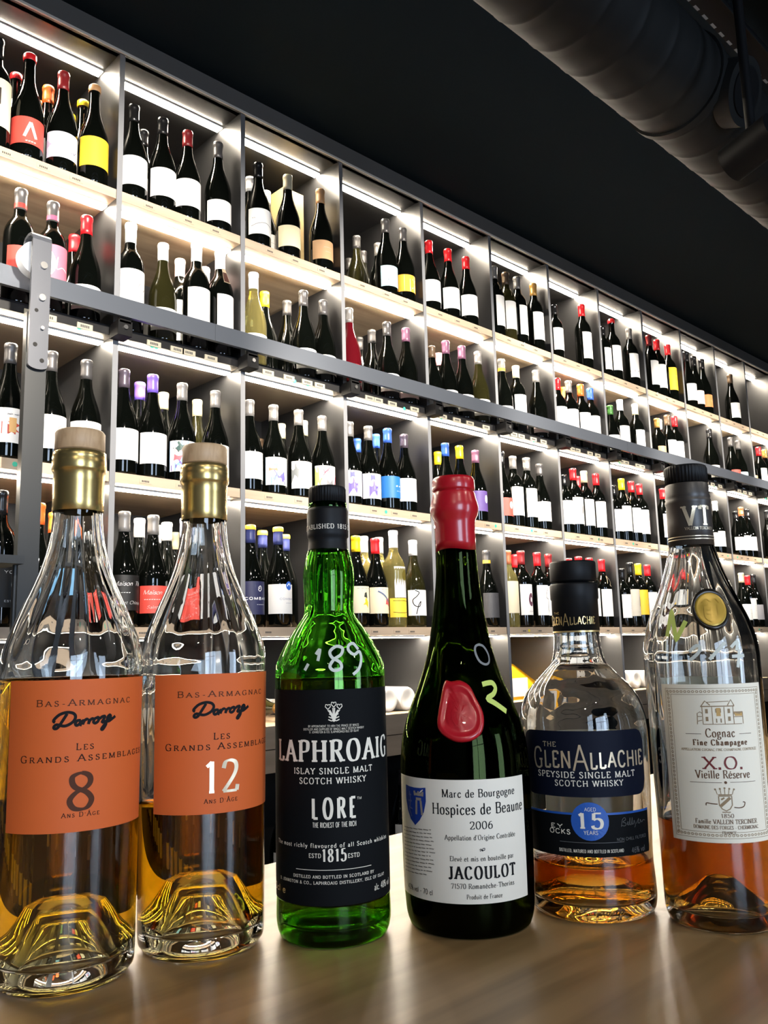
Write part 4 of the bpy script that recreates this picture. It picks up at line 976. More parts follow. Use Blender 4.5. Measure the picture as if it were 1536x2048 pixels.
TEXTS = [
    (1, 'BAS-ARMAGNAC', 'ssc', -19.5, 37.1, 159.7, 3.7, 'bronze_ink'),
    (1, '@darroze', 'pen', -9.6, 25.7, 148.9, 10.75, 'black_ink'),
    (1, 'LES', 'ssc', 3.1, 12.7, 134.8, 3.66, 'dark_ink'),
    (1, 'GRANDS ASSEMBLAGES', 'ssc', -28.3, 52.5, 128.6, 3.77, 'dark_ink'),
    (1, '8', 'serif', -1.2, 14.0, 110.1, 20.01, 'bronze_ink'),
    (1, "ANS D'ÂGE", 'ssc', -3.7, 16.9, 97.4, 2.49, 'dark_ink'),
    (2, 'BAS-ARMAGNAC', 'ssc', -15.9, 45.8, 160.4, 3.73, 'bronze_ink'),
    (2, '@darroze', 'pen', -5.7, 31.4, 149.8, 10.86, 'black_ink'),
    (2, 'LES', 'ssc', 6.8, 17.2, 134.2, 4.01, 'dark_ink'),
    (2, 'GRANDS ASSEMBLAGES', 'ssc', -23.8, 59.2, 128.1, 3.99, 'dark_ink'),
    (2, '12', 'serif', 1.5, 23.2, 109.4, 18.94, 'pale_gold'),
    (2, "ANS D'ÂGE", 'ssc', 1.1, 22.4, 95.2, 2.73, 'dark_ink'),
    (3, 'BY APPOINTMENT TO HRH THE PRINCE OF WALES', 'sans', -15.0, 18.8, 137.0, 1.33, 'cream_ink'),
    (3, 'DISTILLER AND SUPPLIER OF SINGLE MALT SCOTCH WHISKY', 'sans', -18.4, 22.7, 135.1, 1.33, 'cream_ink'),
    (3, 'D. JOHNSTON & CO. (LAPHROAIG) ISLE OF ISLAY', 'sans', -14.3, 18.7, 133.3, 1.32, 'cream_ink'),
    (3, 'LAPHROAIG', 'bold', -42.3, 47.5, 121.3, 13.47, 'cream_ink'),
    (3, 'ISLAY SINGLE MALT', 'slab', -26.0, 28.8, 108.8, 3.73, 'cream_ink'),
    (3, 'SCOTCH WHISKY', 'slab', -21.8, 23.3, 102.7, 3.71, 'cream_ink'),
    (3, 'LORE', 'heavy', -12.9, 15.6, 85.6, 12.27, 'cream_ink'),
    (3, 'TM', 'sans', 16.4, 19.7, 90.8, 1.56, 'cream_ink'),
    (3, 'THE RICHEST OF THE RICH', 'sansb', -12.8, 15.5, 75.5, 3.05, 'cream_ink'),
    (3, 'The most richly flavoured of all Scotch whiskies', 'slab', -44.8, 44.2, 63.0, 2.57, 'cream_ink'),
    (3, 'ESTD', 'slab', -15.6, -7.6, 56.9, 2.57, 'cream_ink'),
    (3, '1815', 'bold', -6.7, 8.3, 57.1, 7.54, 'cream_ink'),
    (3, 'ESTD', 'slab', 9.6, 17.4, 56.2, 2.57, 'cream_ink'),
    (3, '_', 'line', -25.3, 26.3, 48.2, 0.36, 'cream_ink'),
    (3, 'DISTILLED AND BOTTLED IN SCOTLAND BY', 'slab', -27.5, 28.4, 44.1, 1.8, 'cream_ink'),
    (3, 'D. JOHNSTON & CO., LAPHROAIG DISTILLERY, ISLE OF ISLAY', 'slab', -41.7, 39.3, 40.5, 1.79, 'cream_ink'),
    (3, '70cl e', 'sans', -57.3, -35.6, 33.8, 4.02, 'pale_gold'),
    (3, 'alc. 48% vol', 'sans', 28.7, 47.4, 34.2, 3.95, 'cream_ink'),
    (4, 'Marc de Bourgogne', 'serif', -15.8, 35.2, 91.1, 4.99, 'black_ink'),
    (4, 'Hospices de Beaune', 'serif', -22.9, 42.6, 81.3, 6.86, 'black_ink'),
    (4, '2006', 'serif', 1.7, 16.9, 71.1, 4.65, 'black_ink'),
    (4, "Appellation d'Origine Contrôlée", 'serif', -14.8, 33.9, 63.6, 3.09, 'black_ink'),
    (4, '~', 'serif', 7.2, 11.4, 56.1, 2.46, 'black_ink'),
    (4, 'Elevé et mis en bouteille par', 'serif', -11.9, 31.7, 50.6, 3.07, 'black_ink'),
    (4, 'JACOULOT', 'bold', -13.0, 32.5, 42.0, 7.62, 'black_ink'),
    (4, '71570 Romanèche-Thorins', 'serif', -11.6, 31.2, 33.8, 3.04, 'black_ink'),
    (4, 'Produit de France', 'serif', -1.9, 21.5, 27.3, 2.75, 'black_ink'),
    (4, '42% vol - 70 cl', 'sans', -50.5, -25.0, 28.2, 3.2, 'black_ink'),
    (5, 'THE', 'slab', -29.3, -19.2, 117.2, 3.22, 'pale_gold'),
    (5, '@glenallachie', 'quirk', -38.2, 45.8, 108.4, 17.25, 'pale_gold'),
    (5, 'SPEYSIDE SINGLE MALT', 'slab', -35.1, 36.5, 97.0, 3.96, 'cream_ink'),
    (5, 'SCOTCH WHISKY', 'slab', -21.4, 25.9, 91.4, 3.79, 'cream_ink'),
    (5, 'AGED', 'sans', -2.1, 5.4, 74.5, 2.29, 'cream_ink'),
    (5, '15', 'bold', -6.7, 9.7, 67.0, 10.1, 'cream_ink'),
    (5, 'YEARS', 'sans', -3.3, 6.0, 59.3, 2.43, 'cream_ink'),
    (5, 'EY', 'sansb', -26.4, -17.4, 62.7, 2.67, 'cream_ink'),
    (5, 'OCKS', 'sansb', -27.5, -12.3, 59.3, 2.98, 'cream_ink'),
    (5, '@sign', 'pen', 22.3, 44.8, 64.7, 7.15, 'grey_ink'),
    (5, 'NON CHILL FILTERED', 'sans', 18.5, 44.9, 54.4, 1.95, 'grey_ink'),
    (5, '_', 'line', -20.1, 23.9, 52.7, 0.32, 'grey_ink'),
    (5, 'DISTILLED, MATURED AND BOTTLED IN SCOTLAND', 'sansb', -20.8, 23.0, 47.2, 2.11, 'cream_ink'),
    (5, '46% vol', 'sans', 29.4, 42.7, 46.5, 3.57, 'grey_ink'),
    (5, '@glenallachie', 'quirk', -24.2, 15.6, 203.3, 9.09, 'gold_ink'),
    (5, 'THE', 'sans', -18.7, -13.0, 208.3, 1.48, 'gold_ink'),
    (6, 'VT', 'bold', -3.7, 15.1, 273.0, 13.96, 'pale_gold'),
    (6, 'VALLEIN TERCINIER', 'serif', -3.4, 17.8, 264.0, 1.96, 'pale_gold'),
    (6, 'Cognac', 'serif', -1.1, 17.2, 125.5, 5.41, 'brown_ink'),
    (6, 'Fine Champagne', 'bold', -9.2, 25.3, 119.4, 3.65, 'brown_ink'),
    (6, 'APPELLATION COGNAC FINE CHAMPAGNE CONTROLÉE', 'serif', -17.4, 32.6, 114.8, 1.58, 'tan_ink'),
    (6, 'X.O.', 'serif', -4.0, 20.9, 106.4, 7.57, 'wine_ink'),
    (6, 'Vieille Réserve', 'serif', -9.3, 25.2, 99.2, 5.03, 'brown_ink'),
    (6, '1850', 'serif', 4.2, 12.0, 73.3, 2.33, 'brown_ink'),
    (6, 'Famille VALLEIN TERCINIER', 'serif', -11.7, 27.7, 69.6, 2.79, 'brown_ink'),
    (6, 'DOMAINE DES FORGES - CHERMIGNAC', 'serif', -13.3, 28.5, 66.0, 2.17, 'brown_ink'),
    (6, 'FRANCE', 'serif', 4.0, 12.6, 62.8, 1.86, 'brown_ink'),
    (6, '_', 'line', -13.7, -3.8, 124.8, 0.29, 'brown_ink'),
    (6, '_', 'line', 20.3, 29.5, 124.6, 0.29, 'brown_ink'),
    (6, '_', 'line', -13.4, 6.3, 94.0, 0.29, 'brown_ink'),
    (6, '_', 'line', 11.4, 29.4, 94.2, 0.28, 'brown_ink'),
    (3, 'ESTABLISHED 1815', 'slab', -25.0, 15.6, 271.8, 3.2, 'cream_ink'),
    (3, 'EST', 'slab', 18.2, 25.5, 271.8, 3.2, 'cream_ink'),
]
POS = {1: (0.2352, 0.5252), 2: (0.3201, 0.511), 3: (0.3937, 0.4648), 4: (0.4716, 0.4118), 5: (0.5533, 0.3667), 6: (0.5858, 0.2865)}
MARKS = {(3, 'pen189'): [[(-14.5, 177.1), (-17.1, 172.9)], [(-9.2, 183.1), (-6.5, 186.3), (-7.9, 178.8)], [(8.0, 187.3), (4.2, 188.0), (0.2, 184.8), (1.4, 180.9), (6.7, 177.5), (7.3, 173.6), (2.6, 172.4), (0.0, 175.1), (2.7, 179.5), (7.5, 182.7), (8.6, 186.6), (5.6, 188.3)], [(20.2, 185.7), (16.5, 189.7), (13.0, 188.5), (12.8, 185.2), (16.8, 182.4), (20.9, 184.3), (22.2, 179.7), (20.1, 173.2), (15.5, 169.4)]], (4, 'pen0'): [[(15.4, 186.9), (11.5, 185.9), (10.8, 181.8), (13.6, 175.6), (18.6, 173.1), (22.6, 174.7), (22.7, 179.8), (18.2, 185.5), (13.2, 186.9)]], (4, 'pen2'): [[(14.7, 159.8), (18.9, 160.6), (23.5, 160.4), (25.9, 157.0), (23.3, 153.2), (18.2, 150.5), (24.1, 147.0), (34.1, 141.2)]], (6, 'penN'): [[(-21.6, 188.8), (-17.1, 206.5), (-15.1, 186.0), (-7.7, 198.8)]], (6, 'pen217'): [[(-7.0, 178.1), (-2.5, 182.0), (-0.1, 180.9), (-1.7, 177.0), (-7.1, 172.5)], [(5.2, 172.9), (16.2, 183.8)], [(20.1, 180.4), (25.1, 184.2), (24.0, 178.3)], [(20.2, 174.5), (29.8, 174.9)], [(26.1, 178.9), (23.9, 167.2)]], (4, 'seal'): [[(-10.2, 162.7), (-6.3, 162.0), (-0.8, 162.6), (5.2, 158.8), (9.0, 150.9), (13.1, 142.1), (13.3, 134.1), (10.5, 127.9), (4.3, 124.4), (-4.0, 123.9), (-11.3, 127.0), (-15.4, 130.8), (-16.7, 135.8), (-15.8, 142.2), (-13.8, 151.2), (-12.2, 158.4)]]}
# ---------------- the two tall armagnac bottles
ARM = [(39.3, 5), (40.3, 12), (40.8, 60), (41.5, 128), (42, 165), (42.2, 178), (41.9, 185), (40.4, 192.5), (37.4, 201), (34.2, 209), (30.8, 217), (27.2, 225), (23.9, 233), (21.0, 241), (18.8, 249), (17.0, 257), (15.8, 265), (15.0, 275)]
def armagnac(n, x, y, label, level, lm, ls0, ls1, lz0, lz1, colour):
    root = place(n, 'armagnac_bottle', label, x, y)
    side = dense(ARM)
    outer = [(0, 38), (10, 37.5), (13.5, 34), (20, 19), (26.5, 6), (31, .6), (34, 0), (37, 1.6)] + side + [(14.6, 300), (15, 303), (15, 315.5)]
    wall = interp(side)
    inner = [(0, 47), (11, 46.5), (16, 43.5), (23, 29), (30, 17), (34, 13.5), (36.8, 16), (37.5, 22)] + [(wall(z)-(3.1 if z < 172 else 4.0), z) for z in (40, 60, 80, 90, 95, 105, 128, 150, 165, 172, 174.5, 178, 185, 192, 200, 208, 216, 224, 232, 240, 250, 260, 270)] + [(10.4, 285), (10.2, 300), (10.2, 315.5)]
    vessel(root, outer, inner, clear_m, lm, level, .028, n)
    mb = ring(MB(), [(15.5, 277), (15.9, 277.5), (15.7, 285), (15.9, 296), (15.6, 302), (16.4, 303.2), (16.9, 304.5), (16.9, 310), (16.6, 311), (16.8, 312), (16.5, 315.6), (15.2, 316.2)], brass_m)
    tag(mb.build('neck_sleeve', root), 'brushed brass neck sleeve')
    mb = ring(MB(), [(9.9, 300), (9.9, 316.6), (15.0, 316.8), (15.6, 317.4), (15.6, 328.6), (14.6, 330), (0, 330.2)], cork_m); tag(mb.build('stopper', root), 'pale wooden stopper')
    rad = interp(side); mb = MB(); patch(mb, rad, ls0, ls1, lz0, lz1, orange_m, .3, .25, 48, 8); print_lines(mb, n, rad, .45, lambda z: True, 1.25)
    mb.build('label', root); return root
armagnac(1, *POS[1], 'tall armagnac bottle with orange label marked 8, at the left end of the row', 174.0, arm8_m, -38.5, 56, 88.0, 172.6, 'bronze_ink')
armagnac(2, *POS[2], 'tall armagnac bottle with orange label marked 12, less than half full', 93.5, arm12_m, -33.0, 61, 87.5, 172.8, 'pale_gold')
# ---------------- green islay whisky
root = place(3, 'whisky_bottle', 'green glass whisky bottle with black label, screw cap and white 189 mark', *POS[3])
side3 = dense([(37.2, 5), (38.2, 12), (37.9, 26), (37.6, 28.5), (38.0, 31), (38.0, 100), (38.1, 160), (38.1, 170), (37.4, 176), (35.2, 182), (32.2, 188), (29.2, 193.5), (25.6, 199), (21.6, 204.5), (18.4, 209.5), (17.3, 214), (17.6, 224), (18.2, 235), (17.6, 243), (16.0, 251), (14.2, 257)])
outer = [(0, 12), (14, 11), (24, 6), (30, 1), (33, 0), (35.8, 1.4)] + side3 + [(13.2, 262), (13.2, 284), (13.8, 286), (13.8, 290), (12.2, 291), (12.2, 298)]
w3 = interp(side3)
inner = [(0, 18), (14, 17), (24, 12.5), (31, 10.5), (34, 13), (34.9, 20)] + [(w3(z)-3.0, z) for z in (35, 60, 90, 120, 145, 160, 166, 168, 172, 177, 183, 189, 194, 199, 204, 209, 214, 222, 230, 237, 244, 251)] + [(10.2, 260), (9.6, 275), (9.6, 298)]
vessel(root, outer, inner, green_m, whisky_m, 167.5, .03, 33)
rid = lambda i, r, z, a: (r+(.00025 if sin(a*44) > 0 else -.00015) if r > .012 and .2895 < z < .3 else r, z)
tag(MB().lathe([(r/1000, z/1000) for r, z in [(12.4, 290.2), (13.3, 290.4), (13.3, 299.8), (13.0, 301.4), (12.2, 302), (0, 302)]], matte_black_m, 176, rid).build('screw_cap', root), 'ribbed black screw cap')
slv = [(14.6, 255.5), (14.3, 257), (13.9, 261), (13.8, 264.5), (14.7, 265.5), (14.8, 268), (14.8, 284), (14.3, 286), (13.4, 286.4)]
mb = ring(MB(), slv, matte_black_m); rad = interp(slv); print_lines(mb, 3, lambda z: 14.8, .2, lambda z: z > 200, 1.2); mb.build('neck_sleeve', root)
rad = interp(side3); mb = MB()
patch(mb, rad, -57.5, 58.0, lambda s: 26.5, lambda s: 160.2, blacklabel_m, .3, .25, 64, 8)
print_lines(mb, 3, rad, .45, lambda z: z < 200, 1.15)
wp = cyl_warp(rad, .45)
# crest: three plumes with heart tips over a bound stem
CX, CZ = 2.0, 145.3
for dx, ang in ((-3.6, .45), (0, 0), (3.6, -.45)):
    hz = CZ+(5.4 if dx == 0 else 4.0)
    hp = [(dx*1.05, hz-1.8), (dx*1.05-1.7, hz), (dx*1.05-1.3, hz+1.4), (dx*1.05-.4, hz+1.3), (dx*1.05, hz+.6), (dx*1.05+.4, hz+1.3), (dx*1.05+1.3, hz+1.4), (dx*1.05+1.7, hz), (dx*1.05, hz-1.8)]
    ribbon(mb, [(CX+a, b) for a, b in hp], [.26]*9, wp, INK['cream_ink'])
    for q in (-.9, 0, .9): ribbon(mb, [(CX+dx*.9+q*.8, hz-2.2), (CX+dx*.45+q*.55, CZ-.5), (CX+q*.4, CZ-5.6)], [.24, .24, .2], wp, INK['cream_ink'])
for z_, h_ in ((CZ-1.2, 3.0), (CZ-3.0, 3.4), (CZ-4.8, 3.6)):
    ribbon(mb, crom([(CX-h_, z_+.6), (CX-h_*.4, z_-.3), (CX, z_+.4), (CX+h_*.4, z_-.3), (CX+h_, z_+.6)], 4), [.32]*17, wp, INK['cream_ink'])
mb.build('label', root)
mb = MB(); wp = cyl_warp(rad, .25)
for st in MARKS[(3, 'pen189')]: q = crom(st, 5); ribbon(mb, q, [1.0]*len(q), wp, paint_w, 1.5)
tag(mb.build('pen_mark', root), 'white painted number 189')
# ---------------- marc de bourgogne
root = place(4, 'marc_bottle', 'dark burgundy-shaped bottle of marc with red wax seal, red wax top and white label', *POS[4])
side4 = dense([(42.6, 5), (43.9, 12), (44.8, 33), (45.2, 60), (45.2, 92), (44.8, 108), (43.6, 121), (41.0, 132.5), (37.0, 144), (32.4, 155), (28.2, 166), (24.8, 177), (22.4, 187), (20.5, 198), (18.5, 210), (16.8, 223), (15.5, 236), (14.5, 254)])
outer = [(0, 26), (12, 24), (22, 14), (31, 4), (36, .4), (39, 0), (41.3, 1.6)] + side4 + [(13.0, 262), (13.0, 302)]
w4 = interp(side4)
inner = [(0, 31), (12, 29), (22, 19.5), (31, 10), (37, 7.5), (39.6, 10), (40.6, 16)] + [(w4(z)-3.2, z) for z in (33, 60, 90, 110, 122, 133, 144, 155, 166, 177, 187, 198, 204, 210, 223, 236, 250)] + [(10.2, 262), (9.6, 280), (9.6, 302)]
vessel(root, outer, inner, bottle_green_m, marc_m, 122, .03, 44)
wob = lambda i, r, z, a: (r*(1+.010*sin(2*a+z*90)+.008*sin(5*a)), z+(.0006*sin(3*a+1) if z < .257 else 0))
tag(MB().lathe([(r/1000, z/1000) for r, z in [(14.3, 255.5), (14.9, 255.2), (14.9, 262), (14.9, 274), (15.4, 278), (16.9, 281), (17.6, 284), (17.8, 287), (17.2, 290.5), (16.2, 294), (15.6, 297.6), (15.2, 298.3), (13.7, 298.7), (13.7, 299.3), (15.3, 299.7), (15.7, 300.6), (15.8, 302), (15.6, 307.5), (14.6, 309.6), (10, 310), (0, 310)]], wax_m, 72, wob).build('wax_cap', root), 'dripped red wax over the cork')
rad = interp(side4); mb = MB()
patch(mb, rad, -61, 45.2, lambda s: 22.8, lambda s: 99.6, ivory_m, .3, .25, 56, 8); print_lines(mb, 4, rad, .45, lambda z: z < 105, 1.2)
wp = cyl_warp(rad, .42); fan(mb, [(-49.4, 93.8), (-44, 93.2), (-38.6, 93), (-33, 93.2), (-28, 93.8), (-28, 85), (-30, 78), (-34, 72.5), (-38.6, 68.8), (-43.5, 72), (-47.2, 77.5), (-49.4, 84.5)], wp, mat('shield_blue', srgb(24, 56, 140), .5))
wq = cyl_warp(rad, .55); gy = mat('shield_charge', srgb(150, 140, 130), .5)
for pts in ([(-38, 89), (-31, 89)], [(-37, 86), (-32, 86)], [(-36.5, 85), (-37, 76)], [(-32.5, 85), (-31.5, 76)], [(-38.5, 91), (-38, 88)], [(-34.5, 91), (-34.5, 88)], [(-30.6, 91), (-31, 88)]): ribbon(mb, pts, [.9, .9], wq, gy)
for pts in ([(-44, 90), (-43, 84), (-44.5, 78), (-42, 74)], [(-46, 84), (-41.5, 84)], [(-45, 80), (-41, 79)], [(-45, 88), (-42, 88)]): ribbon(mb, pts, [.45]*len(pts), wq, mat('shield_faint', srgb(90, 100, 150), .5))
rn = random.Random(5)
for i in range(13):          # the long small-print paragraph: broken hairlines
    z_ = 65.5-i*2.35; s_ = -56+(.6 if i else 1.5)
    while s_ < -25-(6 if i == 12 else 0):
        l = rn.uniform(1.2, 4.4); q = [(s_+j*.35, z_+.32*sin(j*2.2+i)+(s_+56)*.06) for j in range(int(l/.35)+2)]; ribbon(mb, q, [.16]*len(q), wp, INK['dark_ink'], 9); s_ += l+1.0
mb.build('label', root)
# wax seal: a raised puddle with a pressed centre
pts = MARKS[(4, 'seal')][0]; cx, cz = -1.2, 141.5; mb = MB(); out = crom(pts+[pts[0]], 3)[:-1]; n = len(out); rings = [(1.0, .1), (1.02, 1.6), (.95, 3.2), (.86, 3.6), (.78, 3.0), (.72, 2.2), (.6, 2.1), (.4, 2.2), (.2, 2.2)]
vs = []
for k, hgt in rings:
    for i, (s_, z_) in enumerate(out):
        e = hgt+(.25*sin(i*1.9+k*9)*sin(z_*1.3) if k < .75 else 0); vs.append(cyl_warp(rad, e)(cx+(s_-cx)*k, cz+(z_-cz)*k))
fs = [(j*n+i, (j+1)*n+i, (j+1)*n+(i+1) % n, j*n+(i+1) % n) for j in range(len(rings)-1) for i in range(n)]
vs.append(cyl_warp(rad, 2.2)(cx, cz)); fs += [((len(rings)-1)*n+i, len(vs)-1, (len(rings)-1)*n+(i+1) % n) for i in range(n)]
mb.add(vs, fs, wax_m, True); wp = cyl_warp(rad, 2.5)
for k in range(3): q = disc(cx-1+k, cz-1, 7.6-k*2.2, 10.5-k*3, 24); ribbon(mb, q[k*4:k*4+15], [.35]*15, wp, wax_m)
for q in ([(-6, 146), (-3, 150), (0, 147), (4, 149), (6, 143)], [(-7, 138), (-3, 142), (1, 139), (5, 141)], [(-5, 133), (0, 136), (5, 133)]): c_ = crom(q, 4); ribbon(mb, c_, [.4]*len(c_), wp, wax_m)
tag(mb.build('wax_seal', root), 'stamped red wax seal')
mb = MB(); wp = cyl_warp(rad, .3)
for st in MARKS[(4, 'pen0')]: q = crom(st, 4); ribbon(mb, q, [.8]*len(q), wp, paint_s, 1.5)
tag(mb.build('pen_mark', root), 'grey painted 0'); mb = MB()
for st in MARKS[(4, 'pen2')]: q = crom(st, 4); ribbon(mb, q, [1.7]*len(q), wp, paint_g, 1.5)
tag(mb.build('pen_mark', root), 'lime green painted 2')
# ---------------- round-shouldered speyside whisky
root = place(5, 'whisky_bottle', 'round-shouldered clear whisky bottle with navy labels and black stopper, nearly empty', *POS[5])
side5 = dense([(43.6, 4), (44.6, 10), (44.4, 20), (43.6, 36), (44.2, 55), (45.0, 75), (45.6, 92), (46.2, 112), (46.3, 124), (45.8, 132), (44.0, 140), (41.0, 147.5), (36.6, 154), (31.2, 160), (25.4, 166), (20.6, 171), (18.3, 177), (17.3, 184), (16.8, 193)])
outer = [(0, 9), (16, 8), (28, 3), (35, .3), (39, 0), (42, 1.2)] + side5 + [(16.2, 200), (16.2, 219), (15.2, 221), (15.2, 230)]
w5 = interp(side5)
inner = [(0, 24), (10, 23.4), (18, 20), (27, 13.5), (35, 10), (39, 11.5), (40.8, 16), (40.9, 22)] + [(w5(z)-3.0, z) for z in (34, 38, 45, 55, 75, 95, 112, 124, 132, 140, 147, 154, 160, 166, 171, 177, 184, 192)] + [(13.0, 200), (12.0, 215), (12.0, 230)]
vessel(root, outer, inner, clear_m, sherry_m, 36.5, .018, 55)
mb = ring(MB(), [(16.6, 194), (17.2, 194.2), (17.2, 218), (17.9, 219.4), (17.9, 229), (17.4, 230.4), (15.4, 230.6)], matte_black_m)
ring(mb, [(17.32, 194.0), (17.36, 195.2)], INK['gold_ink']); print_lines(mb, 5, lambda z: 17.2, .2, lambda z: z > 190, 1.1); mb.build('neck_sleeve', root)
mb = ring(MB(), [(11.9, 215), (11.9, 231.8), (16.8, 232), (17.3, 232.6), (17.3, 245.8), (16.6, 247), (0, 247.2)], matte_black_m); mb.build('stopper', root)
rad = interp(side5); wp = cyl_warp(rad, .45)
mb = MB(); patch(mb, rad, -50.0, 48.5, 82.3, 126.2, navy_m, .3, .25, 56, 8, 9.0); print_lines(mb, 5, rad, .45, lambda z: 80 < z < 130, 1.1); tag(mb.build('label', root), 'navy front label with rounded corners')
mb = MB(); patch(mb, rad, -50, 50, 43.2, 71.8, blacklabel_m, .3, .25, 56, 6); patch(mb, rad, -50, 50, 70.6, 72.0, blue_m, .36, .3, 56, 1)
fan(mb, disc(1.2, 66.6, 12.6), cyl_warp(rad, .5), blue_m); print_lines(mb, 5, rad, .65, lambda z: z < 80, 1.1); tag(mb.build('lower_label', root), 'black lower label with blue roundel')
mb = MB(); c5 = pi*46; patch(mb, lambda z: rad(z), c5-38, c5+38, 50, 120, backlab_m, .3, .25, 40, 6); tag(mb.build('back_label', root), 'pale back label seen through the glass')
# ---------------- cognac
root = place(6, 'cognac_bottle', 'clear cognac bottle with cream label and gold wax seal, right end of the row', *POS[6])
side6 = dense([(36.0, 5), (36.9, 12), (37.2, 40), (37.8, 80), (38.4, 120), (38.7, 150), (38.9, 170), (38.6, 180), (36.6, 191), (33.2, 202), (28.8, 212.5), (24.4, 223), (20.8, 233), (17.8, 243), (15.8, 251)])
outer = [(0, 25), (8, 23), (15, 14), (23, 6), (30, 1), (32.5, 0), (34.8, 1.4)] + side6 + [(15.0, 256), (14.8, 285), (13.4, 287), (13.4, 298)]
w6 = interp(side6)
inner = [(0, 31), (6, 30), (13, 22), (21, 13.5), (29, 9.5), (32.5, 11), (33.8, 17)] + [(w6(z)-(3.1 if z < 150 else 3.8), z) for z in (40, 60, 66, 70, 80, 100, 120, 140, 158, 170, 180, 191, 202, 212, 223, 233, 243, 251)] + [(11.4, 262), (10.5, 280), (10.5, 298)]
vessel(root, outer, inner, clear_m, cognac_m, 66.5, .028, 66)
mb = ring(MB(), [(15.4, 252.5), (15.7, 252.6), (15.6, 270), (15.4, 282.5), (15.8, 283.4), (15.8, 285.8), (15.2, 286.6), (15.7, 288), (15.2, 290), (15.1, 297), (14.6, 297.8)], brownsl_m)
r6 = lambda z: 15.72
print_lines(mb, 6, r6, .25, lambda z: z > 250, 1.1); wp = cyl_warp(r6, .22)
for z_ in (258.6, 256.6): ribbon(mb, [(-49+i*2, z_) for i in range(50)], [.3]*50, wp, INK['pale_gold'])
mb.build('neck_sleeve', root)
tag(MB().lathe([(r/1000, z/1000) for r, z in [(13.6, 298.2), (14.8, 298.4), (14.9, 308.8), (14.4, 310.6), (13.4, 311.2), (0, 311.2)]], matte_black_m, 176, lambda i, r, z, a: (r+(.0003 if sin(a*40) > 0 else -.00015) if r > .0135 and .2982 < z < .3095 else r, z)).build('screw_cap', root), 'ribbed black screw cap')
rad = interp(side6); mb = MB()
patch(mb, rad, -29.3, 43, lambda s: 56.4, lambda s: 156.8, cream_m, .3, .25, 48, 8); print_lines(mb, 6, rad, .45, lambda z: z < 160, 1.25)
wp = cyl_warp(rad, .43); bi, ti = INK['brown_ink'], INK['tan_ink']
for a, b in (((-26.2, 59.2), (-26.2, 154)), ((40, 59.2), (40, 154)), ((-26.2, 59.2), (40, 59.2)), ((-26.2, 154), (40, 154)), ((-22.0, 63), (-22.0, 150.2)), ((36, 63), (36, 150.2)), ((-22, 63), (36, 63)), ((-22, 150.2), (36, 150.2))): ribbon(mb, [a, b], [.13, .13], wp, ti)
for i in range(26):
    for z_ in (61.1, 152.1): ribbon(mb, [(q[0], q[1]) for q in disc(-24.6+i*2.52, z_, .8, .7, 6)]+[(-23.8+i*2.52, z_)], [.2]*7, wp, ti)
for i in range(36):
    for s_ in (-24.1, 38): ribbon(mb, [(q[0], q[1]) for q in disc(s_, 62+i*2.52, .7, .8, 6)]+[(s_+.7, 62+i*2.52)], [.2]*7, wp, ti)
# the little engraved manor house
def ln(*pts, h=.22): ribbon(mb, list(pts), [h]*len(pts), wp, ti)
ln((-2, 131), (23, 131)); ln((-2, 131), (-2, 142.5)); ln((17.5, 131), (17.5, 142.5)); ln((-3, 142.5), (18.5, 142.5), h=.35); ln((-2.4, 142.8), (0, 146), (3, 143.2), h=.3); ln((1, 145.2), (15, 145.6)); ln((14, 143), (16.4, 146.6), (18.4, 142.8), h=.3); ln((17.5, 138), (24, 138), h=.9); ln((24, 131), (24, 138.6)); ln((17.5, 135.5), (24, 135.5))
ln((-5.5, 131), (-5.2, 138), (-3.5, 139), (-2, 138)); ln((-5, 133), (-2.4, 133.6)); ln((-5, 136), (-2.4, 136)); ln((4, 131), (4, 142)); ln((11.6, 131), (11.6, 142))
for x_ in (.6, 14.6):
    for z_ in (133, 138): fan(mb, [(x_-.8, z_), (x_+.8, z_), (x_+.8, z_+2.8), (x_-.8, z_+2.8)], wp, ti)
for x_ in (6.4, 9.2):
    for z_ in (132, 138.4): ln((x_, z_), (x_, z_+2.6), h=.35)
fan(mb, [(6.6, 136.2), (9.2, 136.2), (9.2, 141.4), (6.6, 141.4)], wp, mat('print_ochre', srgb(190, 150, 80), .5))
fan(mb, [(18.4, 136), (23.6, 136), (23.6, 138.2), (18.4, 138.2)], wp, mat('print_ochre'))
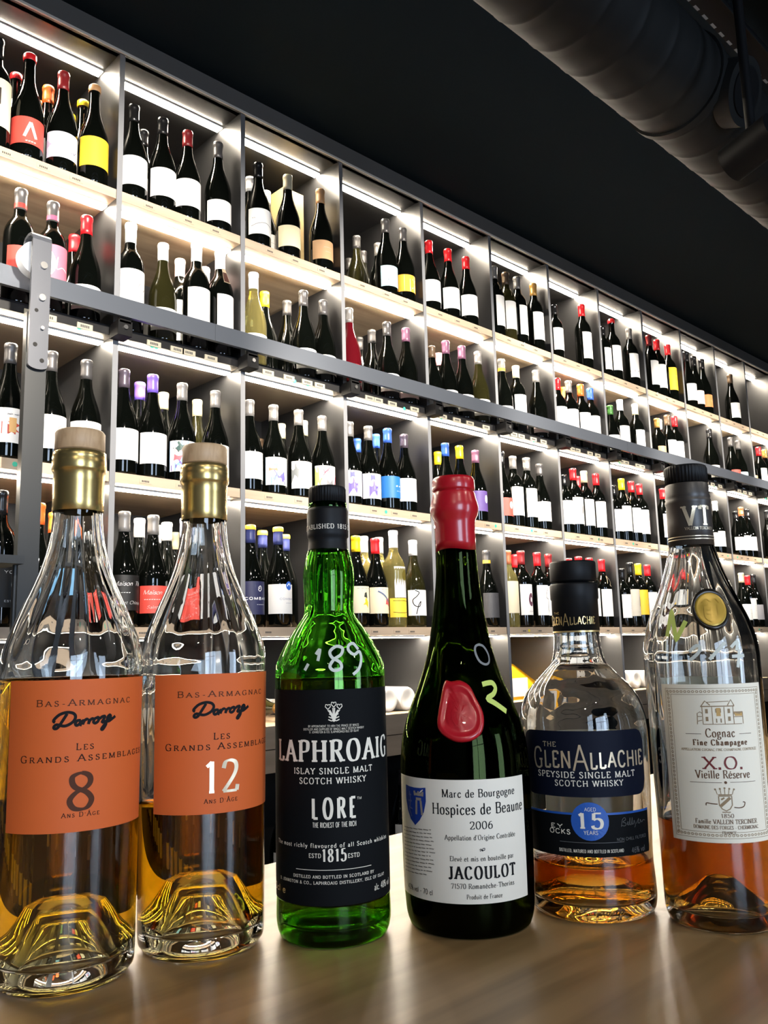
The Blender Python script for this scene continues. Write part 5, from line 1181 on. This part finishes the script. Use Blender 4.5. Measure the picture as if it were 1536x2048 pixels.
# arms: crown, shield, scrolls
for i in range(5): ln((3.2+i*2.3-.3, 86.6), (7.6+(i-2)*2.7, 90-.35*abs(i-2)), h=.2); fan(mb, disc(7.6+(i-2)*2.9, 90.6-.4*abs(i-2), .6), wp, ti)
ln((3.4, 86.4), (11.8, 86.4), h=.4); ln((3.6, 85.6), (3.6, 80), (5.2, 77.6), (7.6, 76.4), (10, 77.6), (11.6, 80), (11.6, 85.6), (3.6, 85.6), h=.3); ln((4.4, 79.4), (10.6, 84.6), h=.9); ln((5, 83.4), (7, 84.6), h=.5)
q = crom([(-4.4, 79.6), (-4, 81.2), (-1, 80.8), (2.6, 80.6)], 4); ribbon(mb, q, [.3]*len(q), wp, bi); q = crom([(12.6, 78.6), (16, 78.2), (19, 79), (20, 81.4), (18.6, 81.8)], 4); ribbon(mb, q, [.3]*len(q), wp, bi); ln((5, 75.6), (10.2, 75.6), h=.3)
fan(mb, disc(8.6, 94.1, .9), wp, bi)
mb.build('label', root)
mb = MB(); c6 = pi*38.6; patch(mb, rad, c6-26, c6+40, 76, 160, backlab_m, .3, .25, 40, 6); tag(mb.build('back_label', root), 'pale back label seen through the glass')
# gold wax seal with a black rim
cx, cz = 8.6, 206.2; mb = MB(); n = 48
for rings, m_ in (([(1.06, .1), (1.08, 1.6), (1.0, 3.0), (.9, 3.2), (.84, 2.4)], sealblack_m), ([(.88, 2.2), (.84, 2.7), (.74, 2.3), (.5, 2.3), (.25, 2.3), (.02, 2.3)], gold_m)):
    vs = [cyl_warp(rad, e)(cx+(s_-cx)*k, cz+(z_-cz)*k) for k, e in rings for s_, z_ in disc(cx, cz, 11.2, 13.4, n, .25)]
    mb.add(vs, [(j*n+i, (j+1)*n+i, (j+1)*n+(i+1) % n, j*n+(i+1) % n) for j in range(len(rings)-1) for i in range(n)], m_, True)
wp = cyl_warp(rad, 2.75)
for q in ([(4.6, 208), (4.6, 202), (6, 199.4), (8.6, 198), (11.4, 199.4), (12.6, 202), (12.6, 208)], [(3.4, 211), (6, 213.4), (8.6, 211.6), (11.4, 213.4), (14, 210.6)], [(4, 209), (8.6, 210), (13.4, 209)], [(6, 206), (11, 206.4)], [(6, 203.4), (11.4, 202.6)], [(8.6, 208), (8.6, 200)]): c_ = crom(q, 3); ribbon(mb, c_, [.38]*len(c_), wp, gold_m)
tag(mb.build('wax_seal', root), 'gold wax seal stamped with a crowned shield')
mb = MB(); wp = cyl_warp(rad, .3)
for st in MARKS[(6, 'penN')]: ribbon(mb, st, [1.5]*len(st), wp, paint_g, 1.5)
tag(mb.build('pen_mark', root), 'lime green painted zigzag'); mb = MB()
for st in MARKS[(6, 'pen217')]: q = crom(st, 4); ribbon(mb, q, [1.1]*len(q), wp, paint_w, 1.5)
tag(mb.build('pen_mark', root), 'white painted figures')
